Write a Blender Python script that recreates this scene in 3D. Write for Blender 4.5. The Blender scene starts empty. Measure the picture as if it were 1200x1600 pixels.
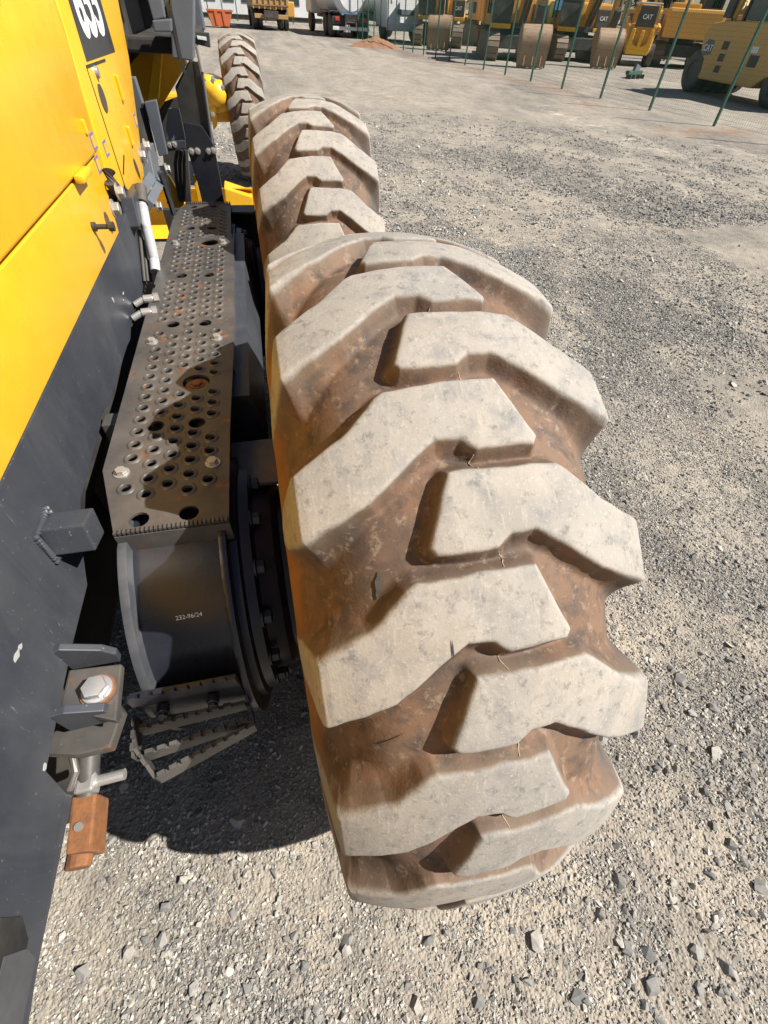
import bpy, bmesh, math, random
import numpy as np
from mathutils import Vector, Matrix
R = math.radians
random.seed(7); rng = np.random.default_rng(7)
S = bpy.context.scene
COL = S.collection

# ------------------------------------------------------------------ camera
F_PX, YAW, PIT, ROL = 693.87, .2670, .8537, .0702
CAM = np.array([-.1918, -.6488, 1.587])
_fw = np.array([math.sin(YAW)*math.cos(PIT), math.cos(YAW)*math.cos(PIT), -math.sin(PIT)])
_r = np.array([math.cos(YAW), -math.sin(YAW), 0.]); _u = np.cross(_r, _fw)
_r2 = math.cos(ROL)*_r + math.sin(ROL)*_u
_u2 = -math.sin(ROL)*_r + math.cos(ROL)*_u
cd = bpy.data.cameras.new('camera'); co = bpy.data.objects.new('camera', cd); COL.objects.link(co)
cd.sensor_fit = 'HORIZONTAL'; cd.sensor_width = 36.0; cd.lens = F_PX*36/1200
cd.clip_start = .02; cd.clip_end = 2000
m = Matrix.Identity(4)
for i in range(3):
    m[i][0] = _r2[i]; m[i][1] = _u2[i]; m[i][2] = -_fw[i]; m[i][3] = CAM[i]
co.matrix_world = m
S.camera = co
S.render.resolution_x = 768; S.render.resolution_y = 1024

def U(px, py, ax, v):
    """a photo pixel's ray cut with the plane coordinate[ax] = v"""
    d = _fw + _r2*(px-600)/F_PX - _u2*(py-800)/F_PX
    return CAM + d*(v-CAM[ax])/d[ax]

# ------------------------------------------------------------------ light
SUN = Vector((.87, -.37, 1.0)).normalized()
el = math.asin(SUN.z)
w = bpy.data.worlds.new('World'); S.world = w; w.use_nodes = True
nt = w.node_tree; nt.nodes.clear()
sky = nt.nodes.new('ShaderNodeTexSky'); sky.sky_type = 'NISHITA'; sky.sun_disc = False
sky.sun_elevation = el; sky.sun_rotation = math.atan2(SUN.x, SUN.y)
bg = nt.nodes.new('ShaderNodeBackground'); bg.inputs['Strength'].default_value = .05
wo = nt.nodes.new('ShaderNodeOutputWorld')
nt.links.new(sky.outputs[0], bg.inputs[0]); nt.links.new(bg.outputs[0], wo.inputs[0])
sl = bpy.data.lights.new('sun', 'SUN'); sl.energy = 5.0; sl.angle = R(.5); sl.color = (1, .955, .88)
so = bpy.data.objects.new('sun', sl); COL.objects.link(so)
so.rotation_euler = SUN.to_track_quat('Z', 'Y').to_euler(); so.location = (8, -2, 9)
S.view_settings.view_transform = 'Standard'; S.view_settings.look = 'None'
S.view_settings.exposure = .88; S.view_settings.gamma = 1
try: S.view_settings.use_curve_mapping = False
except Exception: pass

# ------------------------------------------------------------------ materials
def N(nt, t, **kw):
    n = nt.nodes.new(t)
    for k, v in kw.items():
        if k in n.inputs: n.inputs[k].default_value = v
        else: setattr(n, k, v)
    return n
def newmat(name):
    m = bpy.data.materials.new(name); m.use_nodes = True
    nt = m.node_tree; b = nt.nodes['Principled BSDF']
    return m, nt, b
def ramp(nt, fac, stops):
    r = nt.nodes.new('ShaderNodeValToRGB')
    e = r.color_ramp.elements
    while len(e) < len(stops): e.new(.5)
    for i, (p, c) in enumerate(stops):
        e[i].position = p; e[i].color = (*c, 1) if len(c) == 3 else c
    nt.links.new(fac, r.inputs[0]); return r
def mixc(nt, fac, a, b, bt='MIX'):
    n = nt.nodes.new('ShaderNodeMix'); n.data_type = 'RGBA'; n.blend_type = bt
    for s, v in ((n.inputs[0], fac), (n.inputs[6], a), (n.inputs[7], b)):
        if hasattr(v, 'is_output'): nt.links.new(v, s)
        elif isinstance(v, (int, float)): s.default_value = v
        else: s.default_value = (*v, 1)
    return n.outputs[2]
def noise(nt, scale, detail=6, rough=.6, co=None, dist=0):
    n = N(nt, 'ShaderNodeTexNoise', Scale=scale, Detail=detail, Roughness=rough, Distortion=dist)
    if co is not None: nt.links.new(co, n.inputs['Vector'])
    return n.outputs['Fac']
def pos(nt, scale=None):
    g = nt.nodes.new('ShaderNodeNewGeometry')
    if scale is None: return g.outputs['Position']
    v = nt.nodes.new('ShaderNodeVectorMath'); v.operation = 'MULTIPLY'; v.inputs[1].default_value = scale
    nt.links.new(g.outputs['Position'], v.inputs[0]); return v.outputs[0]
def bump(nt, b, h, strength=.3, dist=.002):
    n = N(nt, 'ShaderNodeBump', Strength=strength, Distance=dist)
    nt.links.new(h, n.inputs['Height']); nt.links.new(n.outputs[0], b.inputs['Normal']); return n

MATS = {}
def paint(name, col, rough=.4, metal=0., dust=.25, dustcol=(.30, .25, .19), sc=6., spec=.5, scratch=0., rust=0., bmp=.15, speck=0.):
    """painted / bare metal: base colour, dust film, scratches and rust in patches of their own"""
    m, nt, b = newmat(name); P = pos(nt)
    n1 = noise(nt, sc, 5, .65, P); n2 = noise(nt, sc*9, 3, .6, P)
    d = ramp(nt, n1, [(.35, (0, 0, 0)), (.8, (1, 1, 1))]).outputs[0]
    dm = N(nt, 'ShaderNodeMath', operation='MULTIPLY'); nt.links.new(d, dm.inputs[0]); dm.inputs[1].default_value = dust
    c = mixc(nt, dm.outputs[0], col, dustcol)
    c = mixc(nt, .18, c, ramp(nt, n2, [(.3, (.55, .55, .55)), (.7, (1, 1, 1))]).outputs[0], 'MULTIPLY')
    if scratch:
        n3 = noise(nt, 1., 5, .7, pos(nt, (60, 60, 14)), 1.2)
        s = ramp(nt, n3, [(.66, (0, 0, 0)), (.72, (scratch,)*3)]).outputs[0]
        c = mixc(nt, s, c, (.38, .36, .33))
    if speck:
        n5 = noise(nt, 170, 2, .5, P)
        s = ramp(nt, n5, [(.69, (0, 0, 0)), (.73, (speck,)*3)]).outputs[0]; c = mixc(nt, s, c, (.36, .34, .31))
        n6 = noise(nt, sc*2.3, 7, .7, pos(nt, (1, 1, .35)), .8)
        s = ramp(nt, n6, [(.50, (0, 0, 0)), (.72, (speck*.6,)*3)]).outputs[0]; c = mixc(nt, s, c, (.17, .165, .16))
    if rust:
        n4 = noise(nt, sc*1.7, 8, .7, P, .6)
        s = ramp(nt, n4, [(.62-.25*rust, (0, 0, 0)), (.70-.2*rust, (1, 1, 1))]).outputs[0]
        c = mixc(nt, s, c, ramp(nt, n2, [(.3, (.10, .035, .012)), (.7, (.30, .13, .045))]).outputs[0])
    nt.links.new(c, b.inputs['Base Color'])
    rr = ramp(nt, n1, [(.3, (rough*.8,)*3), (.8, (min(1, rough*1.5),)*3)]).outputs[0]
    nt.links.new(rr, b.inputs['Roughness'])
    b.inputs['Metallic'].default_value = metal
    b.inputs['Specular IOR Level'].default_value = spec
    bump(nt, b, n2, bmp, .0008)
    MATS[name] = m; return m
paint('yellow_paint', (.80, .43, .014), .27, dust=.20, dustcol=(.62, .42, .12), sc=2.5, bmp=.06, scratch=.10)
paint('frame_black', (.032, .037, .048), .38, dust=.25, dustcol=(.13, .13, .135), sc=3., scratch=.45, bmp=.12, speck=.28)
paint('black_paint', (.013, .015, .023), .28, dust=.10, dustcol=(.12, .11, .11), sc=5.)
paint('blue_black', (.008, .010, .022), .32, dust=.08, dustcol=(.10, .08, .06), sc=5.)
paint('step_steel', (.070, .068, .068), .38, dust=.75, dustcol=(.17, .148, .124), sc=9., scratch=.5, rust=.16, metal=.25)
paint('worn_edge', (.33, .32, .30), .38, dust=.45, sc=20, metal=.5)
paint('zinc', (.52, .51, .49), .36, metal=.65, dust=.3, sc=30)
paint('rust', (.26, .105, .035), .85, dust=.95, dustcol=(.085, .042, .026), sc=60, bmp=.8)
paint('grey_cab', (.10, .115, .135), .42, dust=.25, dustcol=(.2, .2, .2), sc=4)
paint('rubber_hose', (.018, .018, .02), .55, dust=.3)
paint('dark_void', (.010, .010, .011), .8, dust=.2)  # near-black for gaps, cores, and inner parts with shade put into the colour
paint('white_wrap', (.40, .41, .43), .6, dust=.3, sc=30)
paint('bolt_rusty', (.55, .55, .56), .3, metal=.6, dust=.25, sc=25, rust=.1)
paint('cat_yellow', (.62, .33, .045), .5, dust=.35, dustcol=(.36, .27, .17), sc=1.5)
paint('old_yellow', (.42, .25, .075), .6, dust=.5, dustcol=(.33, .25, .16), sc=1.2)
paint('machine_black', (.02, .02, .022), .5, dust=.35, sc=2)
paint('track_steel', (.16, .12, .085), .6, dust=.6, dustcol=(.30, .23, .16), sc=3, metal=.2)
paint('bucket_steel', (.26, .17, .10), .55, dust=.6, dustcol=(.34, .25, .16), sc=2.5, rust=.2)
paint('roller_yellow', (.62, .37, .09), .5, dust=.4, dustcol=(.46, .35, .21), sc=1.2)
paint('chip_grey', (.40, .40, .39), .6, dust=.5, sc=60)
paint('flange_grey', (.05, .054, .062), .4, dust=.3, dustcol=(.2, .19, .18), sc=12)
paint('white_paint', (.72, .73, .74), .35, dust=.3, sc=1.5)
paint('chrome_tank', (.80, .81, .82), .12, metal=.85, dust=.12, sc=1)
paint('fence_green', (.012, .085, .055), .45, dust=.15)
paint('skip_orange', (.48, .10, .022), .6, dust=.3, sc=2)
paint('blue_panel', (.10, .30, .50), .5, dust=.3, sc=2)
paint('decal_black', (.03, .035, .042), .4, dust=.1)
paint('decal_white', (.75, .77, .78), .4, dust=.08)
paint('decal_blue', (.16, .14, .30), .5, dust=.1)
paint('plate_red', (.5, .02, .02), .3, dust=.2)
paint('bark', (.09, .065, .045), .9, dust=.3)
def glass():
    m, nt, b = newmat('window_glass'); b.inputs['Base Color'].default_value = (.05, .065, .07, 1)
    b.inputs['Roughness'].default_value = .06; b.inputs['Specular IOR Level'].default_value = .8
    MATS['window_glass'] = m
glass()
def leafmat():
    m, nt, b = newmat('leaf'); n = noise(nt, 1.3, 3, .6, pos(nt))
    c = ramp(nt, n, [(.3, (.035, .06, .018)), (.7, (.10, .14, .045))]).outputs[0]
    nt.links.new(c, b.inputs['Base Color']); b.inputs['Roughness'].default_value = .7
    MATS['leaf'] = m
leafmat()

def tyremat():
    m, nt, b = newmat('tyre_rubber'); P = pos(nt)
    at = N(nt, 'ShaderNodeAttribute'); at.attribute_name = 'lug'
    sx = nt.nodes.new('ShaderNodeSeparateColor'); nt.links.new(at.outputs['Color'], sx.inputs[0])
    lug, side = sx.outputs[0], sx.outputs[1]
    nb = noise(nt, 9, 5, .65, P); nf = noise(nt, 70, 4, .7, P); nm = noise(nt, 26, 5, .7, P, .4)
    nv = noise(nt, 240, 2, .6, P)
    # dusty, scuffed wearing face
    nl = noise(nt, 4.2, 4, .6, P, .8); ns_ = noise(nt, 1., 4, .7, pos(nt, (150, 26, 26)), .6)
    top = ramp(nt, nb, [(.25, (.265, .232, .195)), (.5, (.335, .300, .258)), (.75, (.30, .282, .255))]).outputs[0]
    top = mixc(nt, ramp(nt, nl, [(.46, (0, 0, 0)), (.62, (.55,)*3)]).outputs[0], top, (.225, .215, .200))
    top = mixc(nt, ramp(nt, nm, [(.49, (0, 0, 0)), (.67, (.62,)*3)]).outputs[0], top, (.18, .177, .174))
    top = mixc(nt, ramp(nt, nf, [(.55, (0, 0, 0)), (.68, (.6,)*3)]).outputs[0], top, (.115, .113, .11))
    top = mixc(nt, ramp(nt, ns_, [(.58, (0, 0, 0)), (.66, (.45,)*3)]).outputs[0], top, (.40, .36, .31))
    top = mixc(nt, ramp(nt, nv, [(.58, (0, 0, 0)), (.70, (.4,)*3)]).outputs[0], top, (.44, .40, .345))
    # mud-brown grooves: matt clay film over grey rubber
    gro = ramp(nt, nb, [(.28, (.060, .043, .034)), (.44, (.115, .075, .053)), (.58, (.185, .105, .063)), (.76, (.13, .10, .080))]).outputs[0]
    gro = mixc(nt, ramp(nt, nl, [(.48, (0, 0, 0)), (.66, (.6,)*3)]).outputs[0], gro, (.15, .105, .075))
    gro = mixc(nt, ramp(nt, nm, [(.48, (0, 0, 0)), (.64, (.8,)*3)]).outputs[0], gro, (.060, .048, .042))
    gro = mixc(nt, ramp(nt, nf, [(.57, (0, 0, 0)), (.66, (.6,)*3)]).outputs[0], gro, (.26, .20, .145))
    # left sidewall: orange, right sidewall: bare grey rubber
    xs = nt.nodes.new('ShaderNodeMapRange'); nt.links.new(sx.outputs[2], xs.inputs[0])
    sw = mixc(nt, xs.outputs[0], ramp(nt, nb, [(.3, (.19, .085, .020)), (.7, (.30, .14, .032))]).outputs[0],
              ramp(nt, nm, [(.3, (.045, .045, .048)), (.7, (.11, .095, .085))]).outputs[0])
    gro = mixc(nt, side, gro, sw)
    # wear edge wobbles with the noise
    ad = N(nt, 'ShaderNodeMath', operation='MULTIPLY_ADD'); nt.links.new(nm, ad.inputs[0]); ad.inputs[1].default_value = .3
    lm = N(nt, 'ShaderNodeMath', operation='MULTIPLY'); nt.links.new(lug, lm.inputs[0]); lm.inputs[1].default_value = .7
    nt.links.new(lm.outputs[0], ad.inputs[2])
    fac = ramp(nt, ad.outputs[0], [(.70, (0, 0, 0)), (.80, (1, 1, 1))]).outputs[0]
    edge = ramp(nt, ad.outputs[0], [(.36, (0, 0, 0)), (.70, (.6,)*3)]).outputs[0]
    c = mixc(nt, edge, gro, (.17, .125, .088))
    c = mixc(nt, fac, c, top)
    nt.links.new(c, b.inputs['Base Color'])
    rr = mixc(nt, fac, (.72, .72, .72), (.88, .88, .88)); nt.links.new(rr, b.inputs['Roughness'])
    b.inputs['Specular IOR Level'].default_value = .28
    h = mixc(nt, .35, mixc(nt, .5, nm, nf), nv)
    bump(nt, b, h, .45, .0024)
    MATS['tyre_rubber'] = m
tyremat()

# ------------------------------------------------------------------ helpers
def tag(o, label=None, cat=None, group=None, kind=None):
    for k, v in (('label', label), ('category', cat), ('group', group), ('kind', kind)):
        if v: o[k] = v
    return o
def empty(name, loc=(0, 0, 0), rz=0):
    o = bpy.data.objects.new(name, None); COL.objects.link(o); o.empty_display_size = .2
    o.location = loc; o.rotation_euler = (0, 0, rz); return o
def link(name, me, parent=None, loc=(0, 0, 0), rot=(0, 0, 0)):
    o = bpy.data.objects.new(name, me); COL.objects.link(o); o.parent = parent
    o.location = loc; o.rotation_euler = rot; return o
class MB:
    def __init__(s): s.bm = bmesh.new()
    def _add(s, vs, fs, mat=None):
        bv = [s.bm.verts.new(mat @ Vector(v) if mat else v) for v in vs]
        out = []
        for f in fs:
            try: out.append(s.bm.faces.new([bv[i] for i in f]))
            except ValueError: pass
        return bv, out
    def box(s, c, d, rot=None, bev=0, taper=None):
        x, y, z = d[0]/2, d[1]/2, d[2]/2
        vs = [(-x, -y, -z), (x, -y, -z), (x, y, -z), (-x, y, -z), (-x, -y, z), (x, -y, z), (x, y, z), (-x, y, z)]
        if taper: vs = vs[:4] + [(a*taper[0], b*taper[1], c_) for a, b, c_ in vs[4:]]
        M = Matrix.Translation(c)
        if rot is not None: M = M @ (rot if isinstance(rot, Matrix) else Matrix.Rotation(rot[0], 4, 'X') @ Matrix.Rotation(rot[1], 4, 'Y') @ Matrix.Rotation(rot[2], 4, 'Z'))
        bv, fs = s._add(vs, [(0, 3, 2, 1), (4, 5, 6, 7), (0, 1, 5, 4), (1, 2, 6, 5), (2, 3, 7, 6), (3, 0, 4, 7)], M)
        if bev: s.bevel(bv, bev)
        return s
    def bevel(s, bv, w, seg=2):
        es = {e for v in bv for e in v.link_edges}
        bmesh.ops.bevel(s.bm, geom=list(es), offset=w, segments=seg, affect='EDGES', profile=.6, clamp_overlap=True)
    def prism(s, pts, ax, a, b, bev=0):
        """2-D outline extruded along axis ax from a to b; pts are the two other coordinates in order"""
        def mk(p, v):
            q = list(p); q.insert(ax, v); return q
        n = len(pts)
        vs = [mk(p, a) for p in pts] + [mk(p, b) for p in pts]
        fs = [tuple(range(n)), tuple(range(2*n-1, n-1, -1))] + [(i, i+n, (i+1) % n+n, (i+1) % n) for i in range(n)]
        bv, ff = s._add(vs, fs)
        bmesh.ops.recalc_face_normals(s.bm, faces=ff)
        if bev: s.bevel(bv, bev)
        return s
    def cyl(s, p0, p1, r, n=16, r1=None, bev=0):
        p0, p1 = Vector(p0), Vector(p1); d = p1-p0
        q = d.to_track_quat('Z', 'Y').to_matrix(); r1 = r if r1 is None else r1
        vs = [p0+q@Vector((r*math.cos(2*math.pi*i/n), r*math.sin(2*math.pi*i/n), 0)) for i in range(n)]
        vs += [p1+q@Vector((r1*math.cos(2*math.pi*i/n), r1*math.sin(2*math.pi*i/n), 0)) for i in range(n)]
        fs = [tuple(range(n-1, -1, -1)), tuple(range(n, 2*n))] + [(i, (i+1) % n, (i+1) % n+n, i+n) for i in range(n)]
        bv, ff = s._add(vs, fs)
        if bev:
            es = {e for f in ff[:2] for e in f.edges}
            bmesh.ops.bevel(s.bm, geom=list(es), offset=bev, segments=2, affect='EDGES', profile=.5)
        return s
    def tube(s, pts, r, n=10, closed=False):
        P = [Vector(p) for p in pts]; rings = []
        up = Vector((.123, .31, .94)).normalized()
        rr = r if isinstance(r, (list, tuple)) else [r]*len(P)
        for i, p in enumerate(P):
            t = (P[min(i+1, len(P)-1)]-P[max(i-1, 0)]).normalized()
            a = t.cross(up).normalized(); b = a.cross(t); 
            rings.append([s.bm.verts.new(p+rr[i]*(a*math.cos(2*math.pi*k/n)+b*math.sin(2*math.pi*k/n))) for k in range(n)])
        for A, B in zip(rings, rings[1:]):
            for k in range(n): s.bm.faces.new((A[k], A[(k+1) % n], B[(k+1) % n], B[k]))
        s.bm.faces.new(rings[0][::-1]); s.bm.faces.new(rings[-1]); return s
    def lathe(s, prof, ax='X', n=48, c=(0, 0, 0)):
        """prof of (axial, radius) turned about an axis through c"""
        rings = []
        for a, r in prof:
            ring = []
            for k in range(n):
                t = 2*math.pi*k/n
                v = {'X': (a, r*math.cos(t), r*math.sin(t)), 'Y': (r*math.sin(t), a, r*math.cos(t)), 'Z': (r*math.cos(t), r*math.sin(t), a)}[ax]
                ring.append(s.bm.verts.new(Vector(v)+Vector(c)))
            rings.append(ring)
        ff = []
        for A, B in zip(rings, rings[1:]):
            for k in range(n): ff.append(s.bm.faces.new((A[k], A[(k+1) % n], B[(k+1) % n], B[k])))
        for ring, (_, rr_) in ((rings[0], prof[0]), (rings[-1], prof[-1])):
            if rr_ > .05: continue          # open rings stay open
            try: ff.append(s.bm.faces.new(ring))
            except ValueError: pass
        bmesh.ops.recalc_face_normals(s.bm, faces=ff)
        return s
    def hexbolt(s, c, axis, r=.012, h=.009, washer=True):
        c = Vector(c); a = Vector(axis).normalized()
        if washer: s.cyl(c, c+a*h*.25, r*1.45, 20); c = c+a*h*.25
        s.cyl(c, c+a*h, r, 6, bev=r*.12); return s
    def build(s, name, mat, parent=None, smooth=False, loc=(0, 0, 0), rot=(0, 0, 0), norm=False):
        if norm: bmesh.ops.recalc_face_normals(s.bm, faces=s.bm.faces)
        me = bpy.data.meshes.new(name); s.bm.to_mesh(me); s.bm.free()
        me.materials.append(MATS[mat] if isinstance(mat, str) else mat)
        if smooth:
            me.polygons.foreach_set('use_smooth', [True]*len(me.polygons))
            try: me.set_sharp_from_angle(angle=R(38))
            except Exception: pass
        return link(name, me, parent, loc, rot)
def copy_tree(o, parent=None):
    c = o.copy(); COL.objects.link(c); c.parent = parent
    for ch in list(o.children): copy_tree(ch, c)
    return c
def vnoise(x, y, seed=0):
    """smooth value noise, numpy"""
    x = np.asarray(x, float); y = np.asarray(y, float)
    xi = np.floor(x).astype(np.int64); yi = np.floor(y).astype(np.int64); fx = x-xi; fy = y-yi
    fx = fx*fx*(3-2*fx); fy = fy*fy*(3-2*fy)
    def h(a, b):
        n = (a*374761393+b*668265263+seed*1442695041) & 0x7fffffff
        n = ((n ^ (n >> 13))*1274126177) & 0x7fffffff
        return ((n ^ (n >> 16)) & 0xffff)/65535.
    return (h(xi, yi)*(1-fx)+h(xi+1, yi)*fx)*(1-fy)+(h(xi, yi+1)*(1-fx)+h(xi+1, yi+1)*fx)*fy
def fbm(x, y, seed=0, oct=4):
    s = 0; a = .5; 
    for k in range(oct): s = s+a*vnoise(x*2**k+7.3*k, y*2**k-3.1*k, seed+k); a *= .5
    return s/(1-.5**oct)

# ------------------------------------------------------------------ ground
SAND = []
for px, py, rx, ry, a in [(1050, 745, .35, .5, .9), (1110, 800, .30, .25, .9), (1150, 690, .5, .5, .7), (1010, 960, .12, .22, .8),
                          (680, 1520, .28, .16, .8), (190, 1290, .22, .12, 1.), (880, 1370, .12, .2, .6), (560, 1450, .2, .1, .7),
                          (960, 360, 1.0, .35, .9), (1060, 395, .9, .30, .8), (860, 320, .6, .5, .8), (700, 280, .8, .5, .7),
                          (680, 210, 1.2, 1., .6), (900, 185, 1.6, 1.2, .6), (620, 150, 2., 3., .7), (560, 110, 3., 6., .7),
                          (1040, 1130, .2, .2, .5), (1130, 1000, .25, .2, .6), (1120, 560, .6, .25, .5)]:
    g = U(px, py, 2, 0); SAND.append((g[0], g[1], rx, ry, a))
def gravelness(x, y):
    n = fbm(x*1.1+3+.25*y, y*.42, 11, 5)*.6+fbm(x*4, y*2.4, 31, 4)*.4
    g = np.clip((n-.39)/.18, 0, 1)
    q = np.hypot(x*.0, 0)
    for cx, cy, rx, ry, a in SAND:
        wob = .35*(fbm(x*3/rx*.3, y*3/ry*.3, 51, 3)-.5)*2
        d = np.hypot((x-cx)/rx, (y-cy)/ry)+wob
        g = g*(1-a*np.clip(1.45-d, 0, 1))
    far = np.clip((y-3)/12, 0, 1)
    return g*(1-.30*far)+.12*far
def gz(x, y):
    near = np.clip(1-np.hypot(x-1, y-1)/14, 0, 1)
    rut = 0
    for cy in (0., 1.531): rut = rut-.036*np.exp(-(np.abs(x)/.24)**6-((y-cy)/.24)**2)
    rut = rut-.012*np.exp(-((x+.22)/.24)**6-((y-6.66)/.22)**2)
    return rut+near*(.020*(fbm(x*1.3, y*1.3, 3, 3)-.5)+.010*(fbm(x*9, y*9, 5, 3)-.5))-.004
def axis(lo, hi, st, far, g=1.13):
    a = list(np.arange(lo, hi+1e-6, st)); s = st; v = hi; up = []
    while v < far: s *= g; v += s; up.append(v)
    s = st; v = lo; dn = []
    while v > -far: s *= g; v -= s; dn.append(v)
    return np.array(dn[::-1]+a+up)
def make_ground():
    X = axis(-1.6, 3.2, .022, 600); Y = axis(-1.7, 4.6, .026, 600)
    gx, gy = np.meshgrid(X, Y); z = gz(gx, gy)
    nx, ny = len(X), len(Y)
    me = bpy.data.meshes.new('ground')
    vs = np.stack([gx, gy, z], -1).reshape(-1, 3)
    i = np.arange((ny-1)*(nx-1)); r_, c_ = i//(nx-1), i % (nx-1); a = r_*nx+c_
    fs = np.stack([a, a+1, a+nx+1, a+nx], 1)
    me.vertices.add(len(vs)); me.vertices.foreach_set('co', vs.ravel())
    me.loops.add(fs.size); me.loops.foreach_set('vertex_index', fs.ravel())
    me.polygons.add(len(fs)); me.polygons.foreach_set('loop_start', np.arange(len(fs))*4)
    me.update(); me.polygons.foreach_set('use_smooth', np.ones(len(fs), bool))
    at = me.attributes.new('gravel', 'FLOAT', 'POINT'); at.data.foreach_set('value', gravelness(gx, gy).ravel().astype(np.float32))
    def streak(lst):
        v = np.zeros_like(gx)
        for (ax_, ay_, bx_, by_, wd, am) in lst:
            A = U(ax_, ay_, 2, 0)[:2]; B = U(bx_, by_, 2, 0)[:2]; e = B-A
            t = np.clip(((gx-A[0])*e[0]+(gy-A[1])*e[1])/(e@e), 0, 1)
            d = np.hypot(gx-A[0]-t*e[0], gy-A[1]-t*e[1]); v = np.maximum(v, am*np.clip(1.3-d/wd, 0, 1))
        return v.ravel().astype(np.float32)
    a_ = me.attributes.new('red', 'FLOAT', 'POINT'); a_.data.foreach_set('value', streak([(1060, 205, 1160, 205, .5, 1), (900, 158, 960, 168, .5, .8), (800, 122, 880, 142, .6, .9), (720, 105, 800, 125, .6, .7), (640, 85, 720, 105, .7, .6)]))
    a_ = me.attributes.new('pale', 'FLOAT', 'POINT'); a_.data.foreach_set('value', streak([(860, 172, 960, 205, .45, .9), (960, 205, 1110, 265, .5, .9), (1110, 225, 1200, 245, .5, .6), (1000, 172, 960, 160, .6, .5), (1120, 185, 1200, 200, .7, .5)]))
    m, nt, b = newmat('gravel_ground'); P = pos(nt)
    at = N(nt, 'ShaderNodeAttribute'); at.attribute_name = 'gravel'
    big = noise(nt, .35, 6, .6, P); mid = noise(nt, 3., 6, .65, P); fin = noise(nt, 60, 4, .7, P); vf = noise(nt, 330, 2, .6, P)
    tr = noise(nt, 1., 6, .6, pos(nt, (.9, .12, 1)), .5)
    sand = ramp(nt, mid, [(.3, (.235, .214, .188)), (.5, (.32, .284, .238)), (.72, (.40, .35, .288))]).outputs[0]
    sand = mixc(nt, ramp(nt, fin, [(.45, (0, 0, 0)), (.7, (.6,)*3)]).outputs[0], sand, (.24, .215, .185))
    sand = mixc(nt, ramp(nt, vf, [(.55, (0, 0, 0)), (.75, (.55,)*3)]).outputs[0], sand, (.48, .435, .37))
    v1 = N(nt, 'ShaderNodeTexVoronoi', Scale=120.); nt.links.new(P, v1.inputs['Vector'])
    v2 = N(nt, 'ShaderNodeTexVoronoi', Scale=55.); nt.links.new(P, v2.inputs['Vector'])
    sc1 = nt.nodes.new('ShaderNodeSeparateColor'); nt.links.new(v1.outputs['Color'], sc1.inputs[0])
    st = ramp(nt, sc1.outputs[0], [(0, (.12, .115, .11)), (.5, (.24, .225, .205)), (1, (.40, .375, .335))]).outputs[0]
    stw = mixc(nt, ramp(nt, v1.outputs['Distance'], [(.35, (0, 0, 0)), (.65, (1, 1, 1))]).outputs[0], st, (.20, .175, .145))
    # gravel share
    ma = N(nt, 'ShaderNodeMath', operation='MULTIPLY_ADD'); nt.links.new(mid, ma.inputs[0]); ma.inputs[1].default_value = .9
    mb_ = N(nt, 'ShaderNodeMath', operation='SUBTRACT'); nt.links.new(at.outputs['Fac'], mb_.inputs[0]); mb_.inputs[1].default_value = .45
    nt.links.new(mb_.outputs[0], ma.inputs[2])
    gf = ramp(nt, ma.outputs[0], [(.25, (0, 0, 0)), (.75, (1, 1, 1))]).outputs[0]
    c = mixc(nt, gf, sand, stw)
    # wheel-track dust in long streaks and pinkish patches, farther off
    c = mixc(nt, ramp(nt, tr, [(.50, (0, 0, 0)), (.68, (.55,)*3)]).outputs[0], c, (.36, .328, .285))
    c = mixc(nt, ramp(nt, big, [(.52, (0, 0, 0)), (.70, (.35,)*3)]).outputs[0], c, (.34, .30, .262))
    for nm_, cc_, th in (('red', (.30, .165, .095), .42), ('pale', (.62, .58, .52), .50)):
        ar_ = N(nt, 'ShaderNodeAttribute'); ar_.attribute_name = nm_
        nn = noise(nt, 2.2 if nm_ == 'red' else 3.5, 8, .7, P, .5)
        mm = N(nt, 'ShaderNodeMath', operation='MULTIPLY'); nt.links.new(ar_.outputs['Fac'], mm.inputs[0]); nt.links.new(ramp(nt, nn, [(th, (0, 0, 0)), (th+.16, (.8,)*3)]).outputs[0], mm.inputs[1])
        c = mixc(nt, mm.outputs[0], c, cc_)
    # mottling that still reads at a distance
    mo = noise(nt, 11., 5, .72, P); c = mixc(nt, .85, c, ramp(nt, mo, [(.30, (.62, .62, .63)), (.5, (.95, .94, .92)), (.72, (1.18, 1.15, 1.1))]).outputs[0], 'MULTIPLY')
    mo2 = noise(nt, 1.7, 8, .78, pos(nt, (1, .55, 1)), .4); c = mixc(nt, .8, c, ramp(nt, mo2, [(.34, (.66, .67, .69)), (.5, (.97, .97, .96)), (.66, (1.2, 1.17, 1.1))]).outputs[0], 'MULTIPLY')
    nt.links.new(c, b.inputs['Base Color']); b.inputs['Roughness'].default_value = .95
    b.inputs['Specular IOR Level'].default_value = .15
    hh = N(nt, 'ShaderNodeMath', operation='MULTIPLY_ADD'); nt.links.new(v1.outputs['Distance'], hh.inputs[0]); hh.inputs[1].default_value = -.7
    nt.links.new(fin, hh.inputs[2])
    h2 = N(nt, 'ShaderNodeMath', operation='MULTIPLY_ADD'); nt.links.new(v2.outputs['Distance'], h2.inputs[0]); h2.inputs[1].default_value = -.6
    nt.links.new(hh.outputs[0], h2.inputs[2])
    bump(nt, b, h2.outputs[0], .8, .008)
    me.materials.append(m)
    o = link('ground', me); tag(o, kind='structure'); return o
make_ground()

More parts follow.
